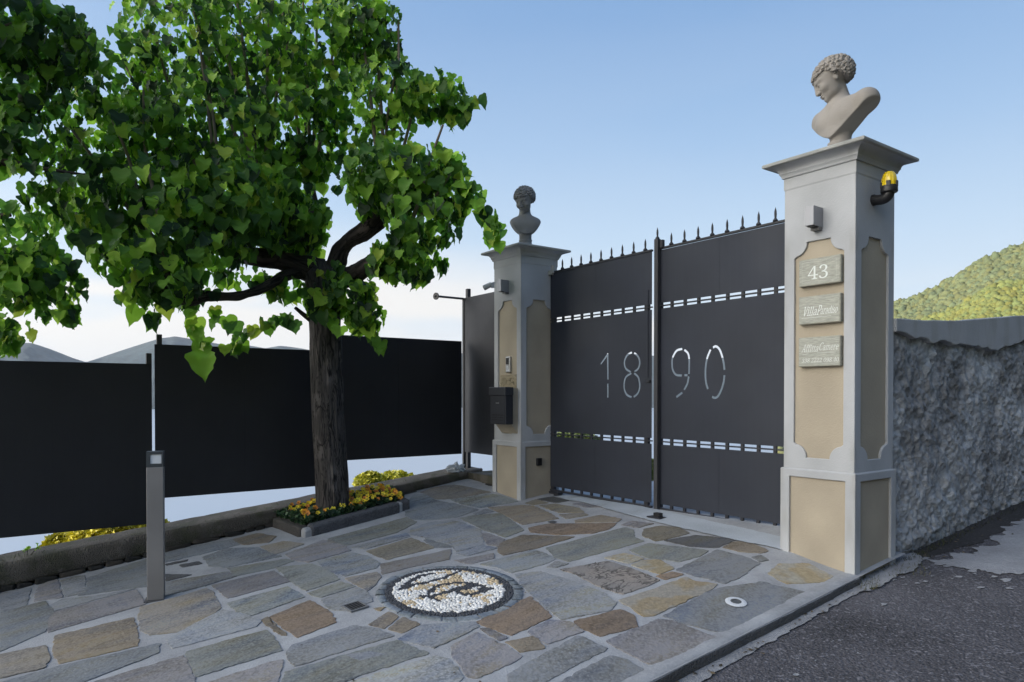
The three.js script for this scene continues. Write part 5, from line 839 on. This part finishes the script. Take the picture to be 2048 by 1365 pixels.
// ---------------------------------------------------------------- flower bed at the foot of the tree
{
  const Fp = V3(-4.35, 0, 2.15), Rp = V3(-4.44, 0, 1.03), Lp = V3(-5.02, 0, 2.22), Ep = V3(-5.0, 0, 0.98);
  const kb = thing('planter_edging', 'low dark granite edging stones round the tree and its flowers', 'edging', [-4.6, ground(-4.6, 1.6), 1.6]), o = kb.position;
  const edgeStone = (a, b, hgt, wid, seed, fa = 0, fb = 1) => { const p0 = a.clone().lerp(b, fa), p1 = a.clone().lerp(b, fb), len = p0.distanceTo(p1), g = new RoundedBoxGeometry(len, hgt, wid, 6, 0.028), p = g.attributes.position; const s = []; for (let i = 0; i < p.count; i++) { const v = V3().fromBufferAttribute(p, i), n = 0.03 * (fbm3(v.x * 7 + seed, v.y * 9, v.z * 9, 4, seed) - 0.5); v.y += n; v.z += n * 0.8; const f = v.x / len + 0.5, c = p0.clone().lerp(p1, f), d = p1.clone().sub(p0).normalize(), side = V3(-d.z, 0, d.x); const w = c.addScaledVector(side, v.z); s.push(w.x - o.x, v.y + ground(w.x, w.z) + hgt / 2 - 0.03 - o.y, w.z - o.z); } g.setAttribute('position', new THREE.Float32BufferAttribute(s, 3)); g.deleteAttribute('normal'); const m2 = mergeVertices(g.deleteAttribute('uv'), 1e-5); m2.computeVertexNormals(); return m2; };
  add('edging_stone', edgeStone(Fp, Rp, 0.135, 0.12, 3, 0.03, 0.93), M.granite, kb); add('edging_stone', edgeStone(Fp, Lp, 0.125, 0.11, 5, 0.04, 1), M.rubble[0], kb); add('edging_stone', edgeStone(Rp, Ep, 0.14, 0.12, 7, -0.08, 1), M.granite, kb); add('mortar_joint', [edgeStone(Fp, Rp, 0.11, 0.1, 9, -0.03, 0.06), edgeStone(Fp, Rp, 0.13, 0.1, 10, 0.92, 0.97)].map((g) => g), M.mortar, kb).userData.kind = 'stuff';
  const bed = thing('flower_bed', 'bed of small yellow and orange pansies at the foot of the tree', 'flower bed', [-4.7, ground(-4.7, 1.6) + 0.05, 1.6]), q = bed.position, r = rng(303);
  const inBed = () => { const u = r(), v = r(), a = Fp.clone().lerp(Rp, v), b = Lp.clone().lerp(Ep, v); return a.lerp(b, 0.08 + u * 0.9); };
  const soil = heightSheet('soil', 16, 16, (u, v) => { const a = Fp.clone().lerp(Rp, v).lerp(Lp.clone().lerp(Ep, v), u), e = Math.min(u, 1 - u, v, 1 - v); return V3(a.x - q.x, ground(a.x, a.z) + 0.06 + 0.05 * smooth(0, 0.2, e) - q.y, a.z - q.z); }, M.soil, bed);
  const pl = new THREE.InstancedMesh(leafGeos[1], new THREE.MeshPhysicalMaterial({ color: 0xffffff, roughness: 0.6, transmission: 0.2, thickness: 0, side: THREE.DoubleSide }), 2600), col = new THREE.Color(); pl.name = 'leaves'; stuff(pl);
  const bedY = (a) => ground(a.x, a.z) + 0.10;
  const dens = (a) => { const s = project(V3(a.x, bedY(a) + 0.08, a.z)); return s[0] < 560 || (s[0] > 690 && s[0] < 700); };
  for (let i = 0; i < 2600; i++) { const a = inBed(), d = V3(r() - 0.5, 0.2 + r() * 0.5, r() - 0.5).normalize(), p = V3(a.x - q.x, bedY(a) - q.y - 0.02 + r() * 0.06, a.z - q.z), s = 0.03 + r() * 0.035; pl.setMatrixAt(i, leafMatrix(p, d, s, r, -0.2)); const k = 0.5 + r() * 0.9; col.setRGB(0.03 * k, 0.075 * k, 0.025 * k); pl.setColorAt(i, col); }
  bed.add(pl);
  const fg = (() => { const p = [], c = [], idx = []; for (let k = 0; k < 5; k++) { const a = k / 5 * 6.283, b = p.length / 3; const P = (rr, da, z, dark) => { p.push(Math.cos(a + da) * rr, Math.sin(a + da) * rr, z); const m = dark ? 0.12 : 1; c.push(m, m, m); }; P(0, 0, 0, true); P(0.25, 0, 0.02, k > 2); P(0.6, -0.6, 0.1, false); P(0.95, -0.3, 0.16 + k * 0.02, false); P(1, 0.1, 0.12, false); P(0.9, 0.45, 0.17, false); P(0.55, 0.7, 0.08, false); for (const t of [[0, 2, 1], [1, 2, 3], [1, 3, 4], [1, 4, 5], [1, 5, 6], [0, 1, 6]]) idx.push(...t.map((x) => x + b)); } const g = new THREE.BufferGeometry(); g.setAttribute('position', new THREE.Float32BufferAttribute(p, 3)); g.setAttribute('color', new THREE.Float32BufferAttribute(c, 3)); g.setIndex(idx); g.computeVertexNormals(); return g; })();
  const fm = [[0.85, 0.62, 0.01], [0.9, 0.72, 0.03], [0.85, 0.36, 0.01], [0.75, 0.66, 0.02], [0.7, 0.25, 0.02]].map((c) => new THREE.MeshPhysicalMaterial({ color: rgb(...c), roughness: 0.6, side: THREE.DoubleSide, vertexColors: true, transmission: 0.2, thickness: 0 }));
  const clusters = []; for (let k = 0; k < 15; k++) clusters.push(inBed());
  for (let i = 0; i < 190; i++) { let a = r() < 0.75 ? clusters[Math.floor(r() * 15)].clone().add(V3((r() - 0.5) * 0.3, 0, (r() - 0.5) * 0.3)) : inBed(); a.x = clamp(a.x, -4.95, -4.42); a.z = clamp(a.z, 1.08, 2.1); const m = raw('flower', fg, fm[Math.floor(Math.pow(r(), 1.5) * 5)], bed); m.position.set(a.x - q.x, bedY(a) - q.y + 0.05 + r() * 0.06, a.z - q.z); const s = 0.019 + r() * 0.012; m.scale.setScalar(s); m.lookAt(V3(0, 0, 0)); const f = EYE.clone().sub(V3(a.x, 0, a.z)).setY(0).normalize().add(V3((r() - 0.5) * 1.3, 0.35 + r() * 0.6, (r() - 0.5) * 1.3)).normalize(); m.quaternion.setFromUnitVectors(V3(0, 0, 1), f); }
}
// bushes below the fence, in the sun
function bush(name, label, px, py, depth, rad, count, seed, color) {
  const c = at(px, py, depth), t = thing(name, label, 'bush', [c.x, c.y - rad * 1.4, c.z], 0, 'shrubs growing beyond fence and gate'), r = rng(seed), lists = [[], [], []];
  const m = new THREE.MeshPhysicalMaterial({ color: 0xffffff, roughness: 0.55, transmission: 0.3, thickness: 0, side: THREE.DoubleSide });
  for (let i = 0; i < count; i++) { const d = V3(r() - 0.5, r() * 0.9 - 0.25, r() - 0.5).normalize(), lump = 0.78 + 0.4 * vnoise3(d.x * 4 + seed, d.y * 4, d.z * 4, seed), p = V3(d.x * rad * 1.25 * lump, rad * 1.4 + d.y * rad * 0.8 * lump * (0.8 + 0.2 * r()), d.z * rad * 1.25 * lump); const k = 0.6 + 0.6 * r(); lists[i % 3].push([leafMatrix(p, d, (0.07 + 0.05 * r()), r, -0.3), k]); }
  lists.forEach((l, g) => { const im = new THREE.InstancedMesh(leafGeos[g], m, l.length), col = new THREE.Color(); im.name = 'foliage'; l.forEach(([mm, k], i) => { im.setMatrixAt(i, mm); col.setRGB(color[0] * k, color[1] * k, color[2] * k); im.setColorAt(i, col); }); stuff(im); t.add(im); });
  for (let k = 0; k < 5; k++) { const a = k * 1.26 + r(); add('stem', new THREE.CylinderGeometry(0.015, 0.03, rad * 1.5, 6).rotateZ((r() - 0.5) * 0.6).rotateX((r() - 0.5) * 0.6).translate(Math.cos(a) * 0.15, rad * 0.6, Math.sin(a) * 0.15), M.limb, t); }
}
bush('shrub', 'bright yellow green shrub seen under the lowest fence panel, nearer the bollard', 240, 1090, 10.2, 0.5, 2600, 91, [0.62, 0.56, 0.03]);
bush('shrub', 'bright yellow green shrub seen under the lowest fence panel, farther left', 170, 1104, 10.6, 0.42, 2200, 92, [0.56, 0.52, 0.03]);
bush('shrub', 'yellow green shrub seen under the highest fence panel, the wider one on the right', 790, 982, 14.5, 0.40, 2200, 93, [0.52, 0.52, 0.04]);
bush('shrub', 'small yellow green shrub seen under the highest fence panel beside the trunk', 738, 966, 14.2, 0.18, 1000, 94, [0.52, 0.52, 0.04]);
bush('shrub', 'green shrub inside the garden, glimpsed low in the narrow gap between the gate leaves', 1312, 990, 10.5, 0.62, 1800, 96, [0.14, 0.18, 0.03]);
bush('shrub', 'green shrub inside the garden, glimpsed through the gate slots beside the left pillar', 1150, 908, 12.5, 0.42, 1500, 95, [0.09, 0.14, 0.025]);
{ // seedling on the old wall and weeds at the corner of the right pillar
  const s = onX(62, 1104, -5.2), t = thing('seedling', 'little green seedling growing on top of the old wall at left', 'seedling', [s.x, wallTop(s.z), s.z]), r = rng(19);
  for (let k = 0; k < 9; k++) { const a = r() * 6.28, m = raw('leaf', leafGeos[k % 3], M.leaves[2 + k % 2], t); leafMatrix(V3(Math.cos(a) * 0.03 + (k < 5 ? -0.02 : 0.05) * 0.5, 0.03 + r() * 0.05, Math.sin(a) * 0.03 + (k < 5 ? 0.03 : -0.06)), V3(Math.cos(a), 0.6, Math.sin(a)).normalize(), 0.035 + r() * 0.02, r, 0.1).decompose(m.position, m.quaternion, m.scale); }
  add('stem', [new THREE.CylinderGeometry(0.002, 0.003, 0.07, 5).translate(-0.01, 0.03, 0.03), new THREE.CylinderGeometry(0.002, 0.003, 0.09, 5).rotateX(-0.7).translate(0, 0.03, -0.02)], M.limb, t).userData.kind = 'stuff';
  const gb = new THREE.BufferGeometry(); gb.setAttribute('position', new THREE.Float32BufferAttribute([-0.06, 0, 0, 0.06, 0, 0, 0.03, 0.55, 0.1, -0.03, 0.55, 0.1, 0, 1, 0.35], 3)); gb.setIndex([0, 1, 2, 0, 2, 3, 3, 2, 4]); gb.computeVertexNormals();
  const grass = (name, label, n, pick, size, cols) => { const im = new THREE.InstancedMesh(gb, new THREE.MeshStandardMaterial({ color: 0xffffff, roughness: 0.8, side: THREE.DoubleSide }), n), q = new THREE.Quaternion(), m = new THREE.Matrix4(), c = new THREE.Color(); im.name = name; for (let i = 0; i < n; i++) { const p = pick(); q.setFromEuler(new THREE.Euler((r() - 0.5) * 1.3, r() * 6.28, (r() - 0.5) * 1.3)); const s = size * (0.4 + r()); m.compose(p, q, V3(s, s, s)); im.setMatrixAt(i, m); const k = cols[Math.floor(r() * cols.length)]; c.setRGB(...k); im.setColorAt(i, c); } tag(stuff(im), label, 'grass'); scene.add(im); };
  const dc = [[0.06, 0.075, 0.025], [0.10, 0.10, 0.045], [0.14, 0.125, 0.07], [0.035, 0.05, 0.02]];
  grass('weeds', 'dry weeds and moss at the foot of the right pillar beside the kerb', 420, () => { const a = r() < 0.35 ? onRoad(1716 + r() * 45, 1160 + r() * 26) : onRoad(1740 + r() * 120, 1112 + r() * 40 + (1 - r()) * 10); return V3(a.x, road(a.z) + 0.012, a.z); }, 0.028, dc);
  grass('weeds_at_wall', 'thin mossy weeds along the foot of the roughcast wall', 700, () => { const Z = -0.6 - r() * r() * 5; return V3(0.0 + r() * 0.07, road(Z) + 0.004, Z); }, 0.03, [[0.03, 0.035, 0.015], [0.05, 0.06, 0.02], [0.025, 0.025, 0.02]]);
  grass('wall_moss', 'dry grass tufts on the old wall under the fence', 160, () => { const Z = r() < 0.4 ? 4.1 + r() * 0.8 : r() * 4.5; return V3(-5.12 - r() * 0.15, wallTop(Z) - 0.004, Z); }, 0.035, dc);
}
// unseen house added down the street to keep the low sun off the forecourt
{
  const t = thing('added_shade_house', 'unseen tall house added far left of the view to block the low sun', 'house', [-11.1, -6, 41.2]);
  const y1 = 19.45, w = 5.7;
  add('wall', box(-w, w, 0, y1, -3.2, 3.2), std(rgb(0.42, 0.38, 0.31), 0.9, { map: mottle }), t);
  const rs = new THREE.Shape(); rs.moveTo(-3.6, 0); rs.lineTo(3.6, 0); rs.lineTo(0, 0.35); rs.closePath(); add('roof', new THREE.ExtrudeGeometry(rs, { depth: 2 * w + 0.6, bevelEnabled: false }).rotateY(Math.PI / 2).translate(-w - 0.3, y1 + 0.01, 0), std(rgb(0.28, 0.14, 0.09), 0.9), t);
  for (const y of [2.2, 5.4, 8.6, 11.8, 15]) for (const x of [-2.7, 0, 2.7]) { const f = add('window', box(x - 0.55, x + 0.55, y, y + 1.5, -3.26, -3.201), std(rgb(0.3, 0.24, 0.17), 0.7), t); add('pane', box(x - 0.45, x + 0.45, y + 0.1, y + 1.4, -3.28, -3.261), std(rgb(0.03, 0.035, 0.04), 0.1), f); }
}
// ---------------------------------------------------------------- the two plaster busts
{
  const V = (x, y, z) => V3(x, y, z), sm = (a, b, k) => { const h = clamp(0.5 + 0.5 * (b - a) / k); return lerp(b, a, h) - k * h * (1 - h); };
  const cap = (p, a, b, r0, r1) => { const bx = b[0] - a[0], by = b[1] - a[1], bz = b[2] - a[2], px = p[0] - a[0], py = p[1] - a[1], pz = p[2] - a[2], h = clamp((px * bx + py * by + pz * bz) / (bx * bx + by * by + bz * bz)); return Math.hypot(px - bx * h, py - by * h, pz - bz * h) - lerp(r0, r1, h); };
  const ell = (p, c, r) => { const x = (p[0] - c[0]) / r[0], y = (p[1] - c[1]) / r[1], z = (p[2] - c[2]) / r[2], k = Math.hypot(x, y, z), g = Math.hypot(x / r[0], y / r[1], z / r[2]); return k < 1e-6 ? -Math.min(...r) : k * (k - 1) / g; };
  // head frame: bowed forward and turned to the statue's right
  const hc = [-0.022, 0.588, 0.058], q = new THREE.Quaternion().setFromEuler(new THREE.Euler(0.52, -0.58, 0.06, 'YXZ')).invert(), tmp = V3();
  const curls = []; { const r = rng(12); for (let k = 0; k < 4000 && curls.length < 300; k++) { const d = V3(r() * 2 - 1, r() * 2 - 1, r() * 2 - 1).normalize(); if (curls.every((c) => c[0].distanceTo(d) > 0.172)) curls.push([d, r() * 6.28, 0.75 + 0.5 * r()]); } }
  function head(p) {
    tmp.set(p[0] - hc[0], p[1] - hc[1], p[2] - hc[2]).applyQuaternion(q); const h = [tmp.x, tmp.y, tmp.z], ax = Math.abs(h[0]);
    let d = ell(h, [0, 0.012, -0.018], [0.1, 0.1, 0.125]);
    d = sm(d, ell(h, [0, -0.045, 0.042], [0.079, 0.108, 0.078]), 0.03);
    d = sm(d, ell(h, [0, -0.112, 0.052], [0.052, 0.036, 0.058]), 0.03);
    d = sm(d, ell(h, [0, -0.134, 0.098], [0.024, 0.02, 0.022]), 0.02);                            // chin
    d = sm(d, cap([ax, h[1], h[2]], [0.012, -0.002, 0.108], [0.056, -0.004, 0.088], 0.014, 0.012), 0.016);  // brow
    d = sm(d, ell([ax, h[1], h[2]], [0.046, -0.062, 0.085], [0.028, 0.026, 0.024]), 0.025);          // cheek
    d = -sm(-d, ell([ax, h[1], h[2]], [0.035, -0.026, 0.126], [0.02, 0.013, 0.018]), 0.012);        // eye socket
    d = Math.min(d, ell([ax, h[1], h[2]], [0.035, -0.027, 0.1], [0.017, 0.011, 0.0165]));
    d = sm(d, cap(h, [0, -0.008, 0.117], [0, -0.064, 0.135], 0.010, 0.013), 0.014);                  // nose
    d = sm(d, ell([ax, h[1], h[2]], [0.013, -0.068, 0.124], [0.011, 0.009, 0.012]), 0.008);
    d = sm(d, ell(h, [0, -0.094, 0.119], [0.024, 0.0075, 0.013]), 0.007); d = sm(d, ell(h, [0, -0.108, 0.117], [0.021, 0.008, 0.013]), 0.007);
    d = Math.max(d, -ell(h, [0, -0.101, 0.135], [0.03, 0.0016, 0.014]));
    d = sm(d, ell([ax, h[1], h[2]], [0.085, -0.052, 0.0], [0.009, 0.024, 0.015]), 0.006);             // ear
    // curly hair
    const hr = ell(h, [0, 0.0, -0.02], [0.117, 0.122, 0.144]), line = h[2] > 0.0 ? lerp(-0.03, 0.026, smooth(0.0, 0.05, h[2])) : lerp(-0.03, -0.095, smooth(-0.015, -0.08, h[2])), cut = line - h[1];
    if (hr < 0.03 && hr > -0.03) {
      const dv = V3(h[0] / 0.117, h[1] / 0.122, (h[2] + 0.02) / 0.144).normalize(); let n1 = 9, n2 = 9, c1 = null; for (const c of curls) { const e = c[0].distanceTo(dv); if (e < n1) { n2 = n1; n1 = e; c1 = c; } else if (e < n2) n2 = e; }
      const ring = Math.cos(n1 * 60 * c1[2] + c1[1]) * 0.0035, bump = 0.0125 * Math.sqrt(1 - clamp(n1 / 0.125) ** 2) + 0.004 * smooth(0, 0.06, n2 - n1) + 0.006 * (vnoise3(dv.x * 5, dv.y * 5, dv.z * 5, 3) - 0.5) - 0.010 + ring, side = smooth(-0.02, 0.03, h[1]) * 0.0;
      d = sm(d, Math.max(hr - bump - side, cut + 0.012 * Math.sin(dv.x * 22 + dv.z * 17) * 0.5), 0.006);
    }
    return d;
  }
  function field(p, W) {
    const ax = Math.abs(p[0]), B = W > 0.2;
    const sx = (a, b, k) => -sm(-a, -b, k), zc = 0.012 - (B ? 0.75 : 0.9) * ax * ax, y = p[1];
    const top = B ? 0.405 - 0.04 * ax : 0.405 - 0.26 * ax, low = B ? 0.14 + 0.195 * Math.pow(ax / W, 1.35) : 0.172 + 0.163 * Math.pow(ax / W, 2.4);
    let d = sx(y - top, Math.abs(p[2] - zc) - lerp(0.078, 0.06, ax / W), 0.075); d = sx(d, ax - W, 0.06);
    d = sm(d, ell([ax, y, p[2]], [0.075, 0.285, 0.045], [0.085, 0.065, 0.045]), 0.035);               // chest
    d = sm(d, cap([ax, y, p[2]], [0.018, 0.37, 0.055], [0.15, top - 0.035, 0.03], 0.008, 0.01), 0.03); // collar bone
    d = sm(d, cap(p, [0, 0.36, -0.03], [-0.014, 0.53, 0.022], 0.068, 0.061), 0.06);                   // neck
    if (B) d = sm(d, ell([ax, y, p[2]], [W - 0.072, 0.338, -0.045], [0.066, 0.082, 0.078]), 0.03);     // shoulder
    d = sx(d, (low - y) * 0.85, 0.008);
    d = sm(d, cap(p, [0, 0.12, -0.01], [0, 0.23, -0.01], 0.07, 0.074), 0.012);
    return p[1] > 0.38 ? sm(d, head(p), 0.012) : d;
  }
  const N = 140, half = 0.31, cy = 0.42;
  function figure(Wd) {
    const mc = new MarchingCubes(N, new THREE.MeshBasicMaterial(), false, false, 300000); mc.isolation = 0;
    for (let z = 0; z < N; z++) for (let y = 0; y < N; y++) for (let x = 0; x < N; x++) {
      const p = [(x - N / 2) / (N / 2) * half, (y - N / 2) / (N / 2) * half + cy, (z - N / 2) / (N / 2) * half];
      const off = p[1] > 0.425 ? Math.hypot(p[0] + 0.02, p[1] - 0.58, p[2] - 0.06) > 0.23 : (Math.abs(p[0]) > Wd + 0.02 || Math.abs(p[2]) > 0.15) && Math.hypot(p[0] + 0.02, p[1] - 0.58, p[2] - 0.06) > 0.23;
      mc.field[z * N * N + y * N + x] = off || p[1] < 0.11 ? -0.05 : -field(p, Wd);
    }
    mc.update();
    let g = new THREE.BufferGeometry(); g.setAttribute('position', new THREE.BufferAttribute(mc.positionArray.slice(0, mc.count * 3), 3)); g = mergeVertices(g, 1e-5);
    const p = g.attributes.position; for (let i = 0; i < p.count; i++) p.setXYZ(i, p.getX(i) * half, p.getY(i) * half + cy, p.getZ(i) * half);
    g.computeVertexNormals(); const uv = new Float32Array(p.count * 2); for (let i = 0; i < p.count; i++) { uv[i * 2] = p.getX(i) + p.getZ(i) * 0.7; uv[i * 2 + 1] = p.getY(i); } g.setAttribute('uv', new THREE.BufferAttribute(uv, 2));
    return g;
  }
  const soc = [[0, 0], [0.098, 0], [0.098, 0.04], [0.09, 0.055], [0.078, 0.065], [0.072, 0.08], [0.074, 0.095], [0.078, 0.112], [0.05, 0.116], [0, 0.116]].map(([a, b]) => new THREE.Vector2(a, b));
  function bust(label, x, z, turn, m, g) { const t = thing('plaster_bust', label, 'bust', [x, 2.862, z], turn, 'busts on the gate pillars'); raw('figure', g, m, t); add('socle', new THREE.LatheGeometry(soc, 36), m, t); return t; }
  M.statue.vertexColors = M.statueShaded.vertexColors = false;
  bust('weathered warm grey bust of a curly haired youth on the right pillar', -S / 2, -S / 2, -0.35, M.statue, figure(0.285));
  bust('grey bust of a curly haired youth on the left pillar, darkened for shade', LX, LZ, 1.0, M.statueShaded, figure(0.188));
}
renderer.render(scene, camera);
